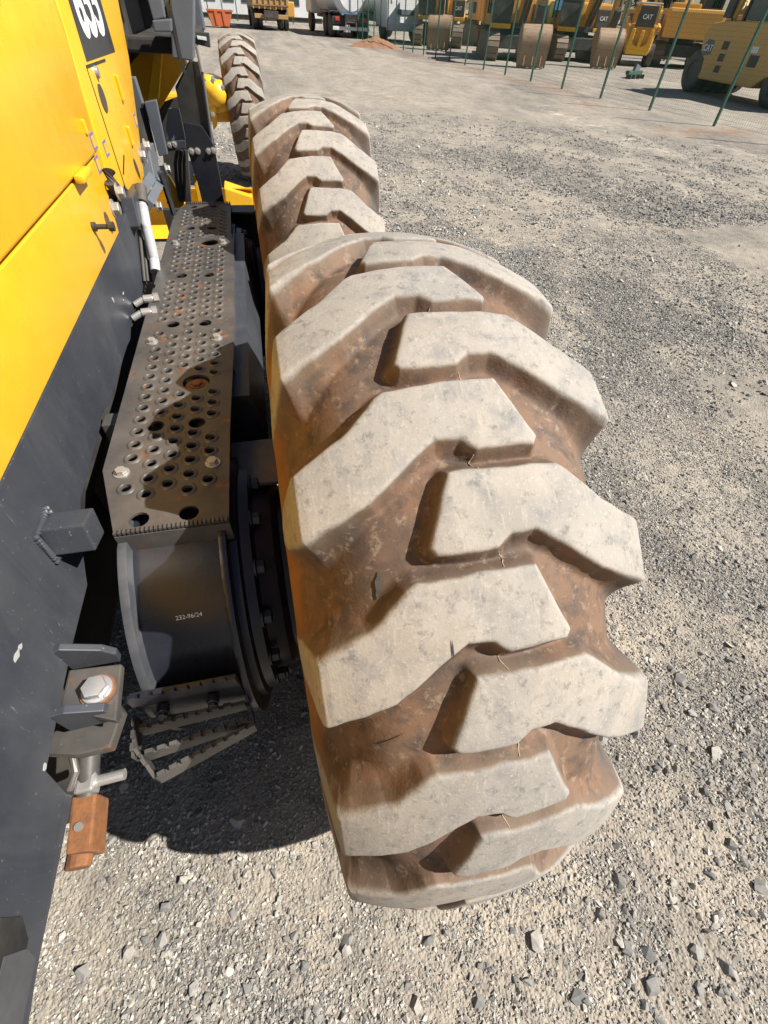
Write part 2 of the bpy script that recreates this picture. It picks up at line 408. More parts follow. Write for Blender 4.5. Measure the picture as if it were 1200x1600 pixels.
def make_stones():
    pal = bpy.data.collections.new('stone_shapes')
    m, nt, b = newmat('stone')
    at = N(nt, 'ShaderNodeAttribute'); at.attribute_type = 'INSTANCER'; at.attribute_name = 'tone'
    n = noise(nt, 90, 3, .6, pos(nt))
    a2 = N(nt, 'ShaderNodeAttribute'); a2.attribute_name = 'stone_tone'
    sm = N(nt, 'ShaderNodeMath', operation='ADD'); nt.links.new(at.outputs['Fac'], sm.inputs[0]); nt.links.new(a2.outputs['Fac'], sm.inputs[1])
    sb = N(nt, 'ShaderNodeMath', operation='SUBTRACT'); nt.links.new(sm.outputs[0], sb.inputs[0]); sb.inputs[1].default_value = .5
    c = ramp(nt, sb.outputs[0], [(0, (.09, .092, .095)), (.3, (.165, .165, .165)), (.6, (.26, .252, .238)), (.85, (.35, .33, .30)), (1, (.46, .44, .40))]).outputs[0]
    c = mixc(nt, .5, c, ramp(nt, n, [(.3, (.6, .58, .55)), (.7, (1.15, 1.1, 1.0))]).outputs[0], 'MULTIPLY')
    nt.links.new(c, b.inputs['Base Color']); b.inputs['Roughness'].default_value = .85
    bump(nt, b, n, .4, .002)
    def chip(nv):
        bm = bmesh.new()
        sc = Vector((random.uniform(.75, 1.25), random.uniform(.6, 1.), random.uniform(.38, .75)))
        for j in range(nv):
            v = Vector((random.gauss(0, 1), random.gauss(0, 1), random.gauss(0, 1))).normalized()*random.uniform(.8, 1.1)
            bm.verts.new((v.x*sc.x, v.y*sc.y, v.z*sc.z))
        h = bmesh.ops.convex_hull(bm, input=bm.verts)
        bmesh.ops.delete(bm, geom=[g for g in h['geom_interior'] if isinstance(g, bmesh.types.BMVert)], context='VERTS')
        bm.verts.index_update()
        V = np.array([v.co for v in bm.verts]); Fs = [[v.index for v in f.verts] for f in bm.faces]; bm.free(); return V, Fs
    small = [chip(9) for _ in range(14)]
    for k in range(16):
        if k < 8: V, Fs = chip(13); T = np.full(len(V), .5)
        else:                           # a handful of small chips lying together, unit = one chip radius
            V, Fs, T = [], [], []; nb = 0
            for j in range(20):
                v, f = small[random.randrange(14)]; q = math.exp(random.gauss(0, .38))*.9
                e = Matrix.Rotation(random.uniform(0, 6.28), 3, 'Z') @ Matrix.Rotation(random.gauss(0, .5), 3, 'X')
                rr, aa = 9.5*math.sqrt(random.random()), random.uniform(0, 6.28)
                V.append(v @ np.array(e).T*q+np.array([rr*math.cos(aa), rr*math.sin(aa), q*.15]))
                Fs += [[i+nb for i in ff] for ff in f]; nb += len(v); T.append(np.full(len(v), random.betavariate(2, 2)))
            V = np.concatenate(V); T = np.concatenate(T)
        me = bpy.data.meshes.new('stone'); me.from_pydata(V.tolist(), [], Fs); me.materials.append(m)
        ta = me.attributes.new('stone_tone', 'FLOAT', 'POINT'); ta.data.foreach_set('value', T.astype(np.float32))
        pal.objects.link(bpy.data.objects.new('stone', me))
    # positions: density falls with distance, sizes grow where only big ones can be told apart
    pts = []; 
    for (x0, x1, y0, y1, dens, rmed, rs, cl_) in [(-1.1, 2.4, -1.35, 1.5, 2700, .0034, .28, 1), (-.9, 4.4, 1.5, 4.4, 900, .0048, .28, 1), (-1., 12, 4.4, 13, 150, .0085, .3, 1),
                                                  (-1.1, 2.6, -1.35, 1.6, 4200, .0062, .40, 0), (-.9, 4.2, 1.6, 4.6, 1600, .0080, .40, 0), (-1., 11, 4.6, 13, 320, .013, .40, 0), (-.9, 2.4, -1.3, 1.4, 200, .0115, .28, 0)]:
        n = int((x1-x0)*(y1-y0)*dens)
        x = rng.uniform(x0, x1, n); y = rng.uniform(y0, y1, n)
        g = gravelness(x, y); cl = fbm(x*6, y*6, 77, 3)
        fade = 1-np.clip((np.hypot(x, y)-6)/7, 0, 1)
        keep = rng.random(n)/np.maximum(fade, 1e-3) < (np.clip(.30+.70*g, 0, 1) if cl_ else np.clip(.10+.95*g*(.4+1.2*cl), 0, 1))
        x, y = x[keep], y[keep]
        r = np.minimum(np.exp(rng.normal(np.log(rmed), rs, len(x))), .026)
        pts.append(np.stack([x, y, r, np.full(len(x), cl_)], 1))
    p = np.concatenate(pts)
    # coarser rubble in drifts
    for px_, py_, n_, sp_ in ((1130, 455, 420, .42), (1190, 500, 320, .35), (870, 402, 300, .35), (1000, 410, 220, .4), (1150, 610, 180, .3), (1090, 1080, 60, .2), (1130, 1250, 60, .2), (1150, 1480, 50, .16)):
        q = U(px_, py_, 2, 0); x = rng.normal(q[0], sp_*1.3, n_); y = rng.normal(q[1], sp_*.55, n_)
        r = np.minimum(np.exp(rng.normal(np.log(.012), .38, n_)), .03); p = np.concatenate([p, np.stack([x, y, r, np.zeros(n_)], 1)])
    # a few single larger ones
    ex = [(*U(a, b_, 2, 0)[:2], r) for a, b_, r in [(905, 1560, .024), (372, 1283, .022), (1030, 550, .02), (968, 1380, .026), (1050, 1170, .018), (980, 1480, .02), (1140, 1320, .02), (250, 1470, .022), (130, 1520, .02), (670, 1470, .016), (1100, 1240, .02)]]
    p = np.concatenate([p, np.array([(*e, 0) for e in ex])])
    x, y, r, cf = p.T
    # no stones inside the tyres' footprints
    ok = ~((np.abs(x) < .23) & ((np.abs(y) < .2) | (np.abs(y-1.531) < .2)))
    x, y, r, cf = x[ok], y[ok], r[ok], cf[ok]; n = len(x)
    z = gz(x, y)+r*.12
    me = bpy.data.meshes.new('gravel_stones'); me.vertices.add(n)
    me.vertices.foreach_set('co', np.stack([x, y, z], 1).ravel())
    def A(nm, t, v):
        a = me.attributes.new(nm, t, 'POINT'); a.data.foreach_set('vector' if t == 'FLOAT_VECTOR' else 'value', np.asarray(v).ravel())
    A('size', 'FLOAT', r.astype(np.float32))
    A('turn', 'FLOAT_VECTOR', np.stack([rng.normal(0, .45, n)*(1-cf), rng.normal(0, .45, n)*(1-cf), rng.uniform(0, 6.283, n)], 1).astype(np.float32))
    A('shape', 'INT', (rng.integers(0, 8, n)+8*cf).astype(np.int32))
    tone = np.clip(rng.beta(2.2, 2.6, n)+(.12+.20*cf)*(1-gravelness(x, y))+.06-5*np.clip(r-.008, 0, 1)*(1-cf), 0, 1)
    A('tone', 'FLOAT', tone.astype(np.float32))
    o = link('gravel_stones', me); tag(o, 'loose crushed grey gravel scattered over the sandy yard', 'gravel', kind='stuff')
    ng = bpy.data.node_groups.new('scatter', 'GeometryNodeTree')
    ng.interface.new_socket('Geometry', in_out='INPUT', socket_type='NodeSocketGeometry')
    ng.interface.new_socket('Geometry', in_out='OUTPUT', socket_type='NodeSocketGeometry')
    gi = ng.nodes.new('NodeGroupInput'); go = ng.nodes.new('NodeGroupOutput')
    iop = ng.nodes.new('GeometryNodeInstanceOnPoints'); ci = ng.nodes.new('GeometryNodeCollectionInfo')
    ci.inputs['Collection'].default_value = pal; ci.inputs['Separate Children'].default_value = True; ci.inputs['Reset Children'].default_value = True
    def na(nm, t):
        q = ng.nodes.new('GeometryNodeInputNamedAttribute'); q.data_type = t; q.inputs['Name'].default_value = nm; return q.outputs['Attribute']
    ng.links.new(gi.outputs[0], iop.inputs['Points']); ng.links.new(ci.outputs[0], iop.inputs['Instance'])
    iop.inputs['Pick Instance'].default_value = True
    ng.links.new(na('shape', 'INT'), iop.inputs['Instance Index'])
    e2r = ng.nodes.new('FunctionNodeEulerToRotation'); ng.links.new(na('turn', 'FLOAT_VECTOR'), e2r.inputs[0])
    ng.links.new(e2r.outputs[0], iop.inputs['Rotation']); ng.links.new(na('size', 'FLOAT'), iop.inputs['Scale'])
    ng.links.new(iop.outputs[0], go.inputs[0])
    md = o.modifiers.new('scatter', 'NODES'); md.node_group = ng
    return n
print('stones', make_stones())

# ------------------------------------------------------------------ tyres
NL = 20; PITCH = 2*math.pi/NL; NJ = 104
TW_C = [(-.31, -.18, .33), (-.27, -.205, .37), (-.22, -.222, .42)]
def tyre_meshes():
    # profile tables over s >= 0: (s, carcass x, carcass r, lug-face x, lug-face r)
    T = np.array([(0, 0, .6725, 0, .695), (.05, .05, .670, .05, .693), (.10, .099, .660, .10, .685), (.13, .127, .650, .13, .677), (.15, .145, .639, .15, .671), (.165, .158, .625, .165, .6655), (.190, .177, .604, .190, .655), (.2, .183, .595, .1995, .650),
                  (.206, .186, .589, .203, .645), (.23, .196, .567, .208, .622), (.27, .207, .538, .214, .583), (.31, .2155, .515, .2205, .545), (.34, .2215, .499, .2242, .512),
                  (.36, .2262, .485, .2262, .485), (.42, .223, .425, .223, .425), (.47, .206, .37, .206, .37), (.51, .181, .33, .181, .33)])
    ta = np.linspace(0, .51, 511); Ts = [ta]
    for k in (1, 2, 3, 4):
        v = np.interp(ta, T[:, 0], T[:, k])
        if k == 4:
            e = np.concatenate([v[12:0:-1], v]); v2 = np.convolve(e, np.ones(25)/25, 'same')[12:]; v = np.where(ta < .18, v2, v)
        if k < 3:                           # the groove floor is one smooth curve
            for _ in range(3):
                e = np.concatenate([(-1 if k == 1 else 1)*v[20:0:-1], v, np.full(20, v[-1])]); v2 = np.convolve(e, np.ones(25)/25, 'same')[20:-20]; v = np.where(ta < .36, v2, v)
        Ts.append(v)
    T = np.stack(Ts, 1)
    sp = np.concatenate([np.arange(0, .2001, .2/92), np.arange(.203, .341, .0032), [.347, .355, .372, .395, .42, .445, .47, .49, .51]])
    s = np.concatenate([-sp[:0:-1], sp])
    ip = lambda k: np.interp(np.abs(s), T[:, 0], T[:, k])
    sg = np.sign(s)
    Cx, Cr, Lx, Lr = ip(1)*sg, ip(2), ip(3)*sg, ip(4)
    poly = [(-.040, .1), (.090, .3), (.102, .9), (.145, 4.1), (.1995, 6.5), (.30, 7.2), (.36, 9.), (.36, 11.), (.30, 12.8), (.1995, 13.3), (.125, 10.7), (.072, 7.4), (.046, 6.0), (.018, 6.2), (.001, 7.3), (-.067, 7.25), (-.073, 6.5)]
    RR = .675
    def sdf(px, pt, flip):
        V = np.array([((-a if flip else a), R(d)*RR) for a, d in poly])
        A = V; B = np.roll(V, -1, 0)
        d2 = np.full(px.shape, 1e9); ins = np.zeros(px.shape, bool)
        for a, b in zip(A, B):
            e = b-a; wx, wy = px-a[0], pt-a[1]
            t = np.clip((wx*e[0]+wy*e[1])/(e@e), 0, 1)
            d2 = np.minimum(d2, (wx-t*e[0])**2+(wy-t*e[1])**2)
            c = ((a[1] > pt) != (b[1] > pt)) & (px < (b[0]-a[0])*(pt-a[1])/(b[1]-a[1]+1e-12)+a[0])
            ins ^= c
        return np.where(ins, -1, 1)*np.sqrt(d2)
    # unrolled over three pitches; right lugs start at angle 0, left at half a pitch
    J = np.arange(0, 3*NJ+1); th = J*PITCH/NJ
    PX, PT = np.meshgrid(s, th*RR, indexing='ij')
    ds = {}
    for fam, off in (('r', 0.), ('l', .5)):
        for k in range(-2, 4):
            ds[(fam, k)] = sdf(PX, PT-(k+off)*PITCH*RR, fam == 'l')
    keys = list(ds); D = np.stack([ds[k] for k in keys])
    best = D.argmin(0); dmin = D.min(0)
    # periodic wobble so that copies stay alike
    ph = J/NJ*2*math.pi
    wv = .0007*np.sin(PX*70+2*np.sin(ph)[None, :])+.0004*np.sin(PX*160+2*np.cos(2*ph)[None, :])
    dm = dmin+wv
    fam_r = np.array([k[0] == 'r' for k in keys])[best]
    inner = np.where(fam_r, PX, -PX)                     # < 0 beyond the centre line: the steep finger ends
    W = .0120+.0060*np.clip((inner+.062)/.03, 0, 1)
    W = W+.024*np.clip((inner-.13)/.06, 0, 1)              # the flanks flare where the grooves run out over the shoulder
    dk = .0014*np.logaddexp(0, dm/.0014)                   # softly rounded crest
    q = np.clip(dk/W, 0, 1)
    mask = (1-q)**2.1
    Xx = Cx[:, None]*(1-mask)+Lx[:, None]*mask
    Rr = Cr[:, None]*(1-mask)+Lr[:, None]*mask
    # shoulders of the wearing face rounded by a few millimetres, light scuffs
    side = np.where(s > 0, np.clip((s-.150)/.07, 0, .9), np.clip((-s-.245)/.07, 0, 1))[:, None]*np.ones_like(Rr)
    xr = (s > 0).astype(float)[:, None]*np.ones_like(Rr)
    col = np.stack([mask, side, xr, np.ones_like(mask)], -1)
    ns = len(s)
    TT = (J*PITCH/NJ)[None, :]
    G3 = np.stack([Xx, Rr*np.cos(TT), Rr*np.sin(TT)], -1)
    NN = np.cross(np.gradient(G3, axis=1), np.gradient(G3, axis=0)); NN /= np.linalg.norm(NN, axis=-1, keepdims=True)+1e-12
    if (NN[ns//2, NJ]*G3[ns//2, NJ])[1:].sum() < 0: NN = -NN
    def turn(v, t):
        y, z = v[..., 1]*np.cos(t)-v[..., 2]*np.sin(t), v[..., 1]*np.sin(t)+v[..., 2]*np.cos(t)
        return np.stack([v[..., 0], y, z], -1)
    def P3(i, j):       # angle grows with j
        t = J[j]*PITCH/NJ; return np.stack([Xx[i, j], Rr[i, j]*np.cos(t), Rr[i, j]*np.sin(t)], -1)
    # face labels on the unrolled strip
    fi, fj = np.meshgrid(np.arange(ns-1), np.arange(3*NJ), indexing='ij')
    dcell = np.minimum.reduce([dm[:-1, :-1], dm[1:, :-1], dm[:-1, 1:], dm[1:, 1:]])
    bcell = best[:-1, :-1]
    CUT = .016
    islug = dcell < CUT
    def mk(name, V, C, Fq, Nv):
        me = bpy.data.meshes.new(name)
        me.vertices.add(len(V)); me.vertices.foreach_set('co', V.ravel())
        me.loops.add(Fq.size); me.loops.foreach_set('vertex_index', Fq.ravel())
        me.polygons.add(len(Fq)); me.polygons.foreach_set('loop_start', np.arange(len(Fq))*4)
        me.update(); me.polygons.foreach_set('use_smooth', np.ones(len(Fq), bool))
        a = me.attributes.new('lug', 'FLOAT_COLOR', 'POINT'); a.data.foreach_set('color', C.astype(np.float32).ravel())
        me.materials.append(MATS['tyre_rubber']); me.normals_split_custom_set_from_vertices(Nv.tolist()); return me
    out = {}
    for fam in 'rl':
        kid = keys.index((fam, 1 if fam == 'r' else 0))
        sel = islug & (bcell == kid)
        a, b = np.nonzero(sel)
        vid = np.stack([a*(3*NJ+1)+b, a*(3*NJ+1)+b+1, (a+1)*(3*NJ+1)+b+1, (a+1)*(3*NJ+1)+b], 1)
        u, inv = np.unique(vid, return_inverse=True)
        ui, uj = u//(3*NJ+1), u % (3*NJ+1)
        V = P3(ui, uj)
        if fam == 'r':      # bring k = 1 back to k = 0
            V = turn(V, -PITCH); Nv = turn(NN[ui, uj], -PITCH)
        else: Nv = NN[ui, uj]
        out[fam] = mk('tread_lug', V, col[ui, uj], inv.reshape(vid.shape), Nv)
    # carcass: everything else, closed around
    nc = NL*NJ; V = []; C = []; NV = []
    jj = np.arange(NJ)+NJ
    base_i, base_j = np.meshgrid(np.arange(ns), jj, indexing='ij')
    for k in range(NL):
        t = (base_j-NJ)*PITCH/NJ+k*PITCH
        V.append(np.stack([Xx[base_i, base_j], Rr[base_i, base_j]*np.cos(t), Rr[base_i, base_j]*np.sin(t)], -1)); C.append(col[base_i, base_j]); NV.append(turn(NN[base_i, base_j], (k-1)*PITCH))
    V = np.concatenate(V, 1).reshape(-1, 3); NV = np.concatenate(NV, 1).reshape(-1, 3); C = np.concatenate(C, 1).reshape(-1, 4)
    sel = ~islug[:, NJ:2*NJ]
    a, b = np.nonzero(np.tile(sel, (1, NL)))
    b2 = (b+1) % nc
    Fq = np.stack([a*nc+b, a*nc+b2, (a+1)*nc+b2, (a+1)*nc+b], 1)
    u, inv = np.unique(Fq, return_inverse=True)
    out['c'] = mk('tyre', V[u], C[u], inv.reshape(Fq.shape), NV[u])
    # thin moulding thread across the gap beside each finger notch, lying on the surface
    for fam in 'rl':
        mb = MB(); L = []
        for k in range(6):
            sx_ = (.004+.004*math.sin(k*.6)); dg_ = 7.6+.28*k
            i = int(np.argmin(np.abs(s-(sx_ if fam == 'r' else -sx_)))); t = R(dg_)+(0 if fam == 'r' else PITCH/2); j = int(round(t/PITCH*NJ))+NJ
            L.append((Xx[i, j], (Rr[i, j]+.0004)*math.cos(t), (Rr[i, j]+.0004)*math.sin(t)))
        mb.tube(L, .0008, 5); me = bpy.data.meshes.new('moulding_thread'); mb.bm.to_mesh(me); mb.bm.free(); me.materials.append(MATS['thread_tan']); out['t'+fam] = me
    def surf(sx_, deg):       # point on the mould surface, right-lug frame
        i = int(np.argmin(np.abs(s-sx_))); t = R(deg) % PITCH; j = int(round(t/PITCH*NJ))+NJ; return Xx[i, j], Rr[i, j]
    out['surf'] = surf
    return out
paint('thread_tan', (.34, .27, .20), .7)
TM = tyre_meshes()
def add_tyre(parent, loc, phase, scale=1., lean=0., label=None, gloc=(0, 0, 0), thread=False):
    """phase: angle (deg) of a right-hand lug's leading corner"""
    t = link('tyre', TM['c'], parent, tuple(np.array(loc)-np.array(gloc)), (R(phase), lean, 0)); t.scale = (scale,)*3
    if label: t['label'] = label
    for k in range(NL):
        for fam in 'rl':
            link('tread_lug', TM[fam], t, (0, 0, 0), (k*PITCH, 0, 0))
            if thread: link('moulding_thread', TM['t'+fam], t, (0, 0, 0), (k*PITCH, 0, 0))
    return t

# ------------------------------------------------------------------ the grader
GL = np.array([-1.03, 1.6, 0.])
G = empty('motor_grader', GL)
tag(G, 'yellow and black motor grader with big muddy lugged tyres and perforated step', 'grader')
OFF = tuple(-GL)
def part(mb, name, mat, parent=None, smooth=False, label=None, norm=False):
    o = mb.build(name, mat, parent or G, smooth, (0, 0, 0) if parent else OFF, norm=norm)
    if label: o['label'] = label
    return o
Z0 = .660
T1 = add_tyre(G, (0, 0, Z0), 118.9, label='rear tyre with mud-brown grooves and dusty worn lugs', gloc=GL, thread=True)
T2 = add_tyre(G, (0, 1.531, Z0), 112.6, label='middle tyre just ahead of the rear tyre', gloc=GL, thread=True)
PH1 = 118.9
def cut(x0, d0, x1, d1, w_, name='rubber_cut'):
    """a slit torn in the rubber, a sliver of dark rubber lying in the surface"""
    V = []; n = 7
    for k in range(n):
        f = k/(n-1); x = x0+(x1-x0)*f; d = d0+(d1-d0)*f; hw = w_*math.sin(math.pi*(.05+.9*f))
        for sgn in (-1, 1):
            X, r = TM['surf'](x, d-PH1); t = R(d-PH1); V.append((X+sgn*hw, (r+.0012)*math.cos(t), (r+.0012)*math.sin(t)))
    me = bpy.data.meshes.new(name); me.from_pydata(V, [], [(2*k, 2*k+1, 2*k+3, 2*k+2) for k in range(n-1)]); me.materials.append(MATS['dark_void'])
    return link(name, me, T1)
cut(-.126, 126.8, -.131, 129.4, .0030); cut(-.118, 143.0, -.155, 145.2, .0012); cut(-.062, 133.2, -.064, 135.2, .0009)
FX, FY, FZ = -.235, 6.62, .640
T3 = add_tyre(G, (FX, FY, FZ), 112, .945, R(-1.8), label='front tyre leaning beside the yellow axle end', gloc=GL)
def rim(c, s=1.):
    prof = [(-.185*s, .345*s), (-.18*s, .36*s), (-.165*s, .335*s), (-.10*s, .315*s), (.02*s, .30*s), (.03*s, .16*s), (.05*s, .15*s), (.05*s, .30*s), (.165*s, .335*s), (.18*s, .36*s), (.185*s, .345*s)]
    mb = MB().lathe(prof, 'X', 48, c)
    mb.lathe([(.02*s, .001), (.075*s, .001), (.075*s, .12*s), (.02*s, .16*s)], 'X', 32, c)
    o = part(mb, 'rim', 'yellow_paint', smooth=True)
    for k in range(10):
        a = 2*math.pi*k/10
        part(MB().hexbolt((c[0]+.05*s, c[1]+.19*s*math.cos(a), c[2]+.19*s*math.sin(a)), (1, 0, 0), .016, .016), 'wheel_nut', 'zinc', o)
for c, s in (((0, 0, Z0), 1.), ((0, 1.531, Z0), 1.), ((FX, FY, FZ), .925)): rim(c, s)

# tandem case, its rounded end and the wheel hub between case and tyre
def stadium(r, y0, y1, z, n=40):
    p = [(y0-r*math.sin(math.pi*k/n), z+r*math.cos(math.pi*k/n)) for k in range(n+1)]
    p += [(y1+r*math.sin(math.pi*k/n), z-r*math.cos(math.pi*k/n)) for k in range(n+1)]
    return [(a, min(b, .9605)) for a, b in p]
case = part(MB().prism(stadium(.296, 0, 1.531, Z0), 0, -.497, -.348), 'tandem_case', 'black_paint', smooth=True)
part(MB().prism(stadium(.322, 0, 1.531, Z0), 0, -.512, -.4965, .002), 'case_flange', 'flange_grey', case, True).location = (0, 0, 0)
part(MB().prism(stadium(.318, 0, 1.531, Z0), 0, -.3485, -.335, .003), 'case_flange', 'black_paint', case, True)
for y in (0, 1.531):
    hub = part(MB().lathe([(-.336, .285), (-.322, .285), (-.318, .272), (-.300, .268), (-.296, .235), (-.262, .225), (-.25, .20), (-.12, .19), (-.10, .15), (-.02, .15)], 'X', 56, (0, y, Z0)), 'wheel_hub', 'blue_black', smooth=True)
    for k in range(16):
        a = 2*math.pi*(k+.5)/16
        part(MB().hexbolt((-.300, y+.250*math.cos(a), Z0+.250*math.sin(a)), (1, 0, 0), .0135, .016), 'hub_bolt', 'blue_black', hub)
# painted part number on the case end
def text(body, size, name, mat, parent, M, ext=.0004, off=0., sx=1.):
    cu = bpy.data.curves.new('t', 'FONT'); cu.body = body; cu.size = size; cu.extrude = ext; cu.offset = off
    cu.align_x = 'CENTER'; cu.align_y = 'CENTER'; cu.resolution_u = 4
    ob = bpy.data.objects.new('t', cu); COL.objects.link(ob)
    dg = bpy.context.evaluated_depsgraph_get()
    me = bpy.data.meshes.new_from_object(ob.evaluated_get(dg)); bpy.data.objects.remove(ob); bpy.data.curves.remove(cu)
    me.transform(Matrix.Diagonal((sx, 1, 1, 1))); me.transform(M); me.materials.clear(); me.materials.append(MATS[mat])
    me.name = name
    return link(name, me, parent, OFF if parent is G else (0, 0, 0))
def frame_M(o, ex, ez):
    ex = Vector(ex).normalized(); ez = Vector(ez).normalized(); ey = ez.cross(ex).normalized()
    return Matrix(((ex.x, ey.x, ez.x, o[0]), (ex.y, ey.y, ez.y, o[1]), (ex.z, ey.z, ez.z, o[2]), (0, 0, 0, 1)))
a = R(137)
text('232-96/24', .011, 'stencil_number', 'decal_white', case, frame_M((-.415, .2975*math.cos(a), Z0+.2975*math.sin(a)), (1, 0, .02), (0, math.cos(a), math.sin(a))))

# perforated step plate
def curve_plate(outer, holes, z, t, nseg=14):
    cu = bpy.data.curves.new('p', 'CURVE'); cu.dimensions = '2D'; cu.fill_mode = 'BOTH'; cu.extrude = t/2
    def sp(P):
        s_ = cu.splines.new('POLY'); s_.points.add(len(P)-1)
        for q, p in zip(s_.points, P): q.co = (p[0], p[1], 0, 1)
        s_.use_cyclic_u = True
    sp(outer)
    for x, y, r in holes: sp([(x+r*math.cos(2*math.pi*k/nseg), y+r*math.sin(2*math.pi*k/nseg)) for k in range(nseg)])
    ob = bpy.data.objects.new('p', cu); COL.objects.link(ob)
    dg = bpy.context.evaluated_depsgraph_get(); me = bpy.data.meshes.new_from_object(ob.evaluated_get(dg))
    bpy.data.objects.remove(ob); bpy.data.curves.remove(cu)
    me.transform(Matrix.Translation((0, 0, z-t/2))); return me
ZP = .98
big = [(-.474, -.082, .017), (-.392, -.080, .017), (-.475, .179, .0175), (-.392, .178, .0175), (-.402, .335, .031), (-.478, .628, .0175), (-.394, .627, .0175),
       (-.480, .957, .0175), (-.396, .956, .0175), (-.403, 1.249, .031), (-.480, 1.407, .0175), (-.400, 1.404, .0175), (-.484, 1.675, .015), (-.401, 1.678, .015)]
bolts = [(-.520, .042), (-.521, .535), (-.360, .535), (-.355, .043), (-.521, 1.24), (-.357, 1.24)]
holes = []
for ci, (x, o) in enumerate([(-.362, 0), (-.3975, .0205), (-.434, 0.), (-.470, .0205), (-.507, 0)]):
    for k in range(-1, 40):
        y = o+.0412*k-.001
        if y < -.03 or y > 1.64: continue
        if any(math.hypot(x-a, y-b) < r+.0175 for a, b, r in big): continue
        if any(math.hypot(x-a, y-b) < .022 for a, b in bolts): continue
        holes.append((x, y, .0108))
outer = [(-.511, -.107), (-.324, -.109), (-.324, .135), (-.317, .49), (-.319, 1.25), (-.329, 1.35), (-.333, 1.713), (-.515, 1.715), (-.553, 1.585), (-.557, .90), (-.551, .893), (-.551, .872), (-.556, .866), (-.556, .056)]
pm = curve_plate(outer, holes+big, ZP, .005)
bm = bmesh.new(); bm.from_mesh(pm); mb = MB(); mb.bm.free(); mb.bm = bm
for x, y, r in holes:       # raised stamped lips
    n = 14; ring = []
    for rr, zz in ((r+.0062, ZP+.0001), (r+.0035, ZP+.0022), (r+.0008, ZP+.0032), (r-.0008, ZP+.0022), (r-.0006, ZP-.006)):
        ring.append([bm.verts.new((x+rr*math.cos(2*math.pi*k/n), y+rr*math.sin(2*math.pi*k/n), zz)) for k in range(n)])
    for A, B in zip(ring, ring[1:]):
        for k in range(n): bm.faces.new((A[k], A[(k+1) % n], B[(k+1) % n], B[k])).smooth = True
# folded end flanges with a serrated edge, and side flange
mb.box((-.4175, -.1095, ZP-.028), (.187, .004, .045)); mb.box((-.424, 1.7165, ZP-.02), (.182, .004, .04))
mb.box((-.3195, .9, ZP-.031), (.004, 1.0, .052)); mb.box((-.556, .46, ZP-.028), (.004, .80, .045))
for k in range(26): mb.box((-.508+.0072*k, -.1065, ZP+.0015), (.0042, .010, .005))
for k in range(24): mb.box((-.511+.0076*k, 1.713, ZP+.003), (.0042, .010, .008))
plate = part(mb, 'step_plate', 'step_steel', label='long perforated steel step plate with raised hole lips')
for k, (x, y) in enumerate(bolts): part(MB().hexbolt((x, y, ZP), (0, 0, 1), .0100, .009), 'plate_bolt', 'zinc' if k != 3 else 'bolt_rusty', plate)
# what lies under the plate: support brackets, lower ledge, rusty plug
part(MB().box((-.29, .115, .905), (.13, .14, .012), None, .003).box((-.29, .185, .865), (.13, .012, .085), None, .003), 'plate_bracket', 'step_steel')
part(MB().prism([(-.345, .955), (-.285, .955), (-.262, .80), (-.345, .80)], 1, .30, 1.42), 'guard_plate', 'frame_black')
part(MB().box((-.30, 1.76, .945), (.13, .10, .01), None, .002), 'plate_bracket', 'frame_black')
part(MB().cyl((-.402, .335, .962), (-.402, .335, .972), .026, 24).hexbolt((-.402, .335, .972), (0, 0, 1), .012, .006), 'filler_plug', 'rust', case)

# toe step on the case end
def serr(mb, p0, p1, h, t, pitch=.021, tooth=.0085):
    """upright serrated bar from p0 to p1 (top edge), height h, thickness t"""
    p0, p1 = Vector(p0), Vector(p1); d = p1-p0; L = d.length; e = d/L; n = Vector((-e.y, e.x, 0)).normalized()
    M = Matrix(((e.x, n.x, 0, 0), (e.y, n.y, 0, 0), (e.z, n.z, 1, 0), (0, 0, 0, 1)))
    c = (p0+p1)/2
    mb.box(c-Vector((0, 0, h/2)), (L, t, h), M)
    k = int(L/pitch)
    for i in range(k): mb.box(p0+e*(pitch*(i+.5))+Vector((0, 0, tooth/2)), (pitch*.62, t*.98, tooth), M)
    return mb
LS = part(MB().prism([(-.527, .79), (-.350, .79), (-.350, .665), (-.527, .675)], 1, -.312, -.305, .001), 'toe_step', 'black_paint', label='small serrated toe step below the drum-shaped case end')
part(serr(MB(), (-.530, -.316, .79), (-.350, -.314, .795), .03, .006), 'step_bar', 'black_paint', LS)
part(serr(MB(), (-.540, -.335, .70), (-.352, -.325, .70), .034, .007), 'step_bar', 'step_steel', LS)
part(serr(MB(), (-.535, -.372, .672), (-.345, -.350, .672), .034, .007), 'step_bar', 'step_steel', LS)
part(serr(MB(), (-.513, -.412, .662), (-.342, -.356, .662), .036, .007), 'step_bar', 'step_steel', LS)
part(serr(MB(), (-.548, -.312, .70), (-.552, -.375, .675), .03, .006), 'step_side', 'step_steel', LS)
part(serr(MB(), (-.550, -.360, .675), (-.516, -.411, .662), .048, .006), 'step_side', 'step_steel', LS)
part(serr(MB(), (-.349, -.312, .70), (-.343, -.356, .664), .03, .006), 'step_side', 'black_paint', LS)
for x in (-.487, -.401): part(MB().cyl((x, -.314, .735), (x, -.330, .735), .011, 18, bev=.002).hexbolt((x, -.330, .735), (0, -1, 0), .009, .006, False), 'step_bolt', 'black_paint', LS)

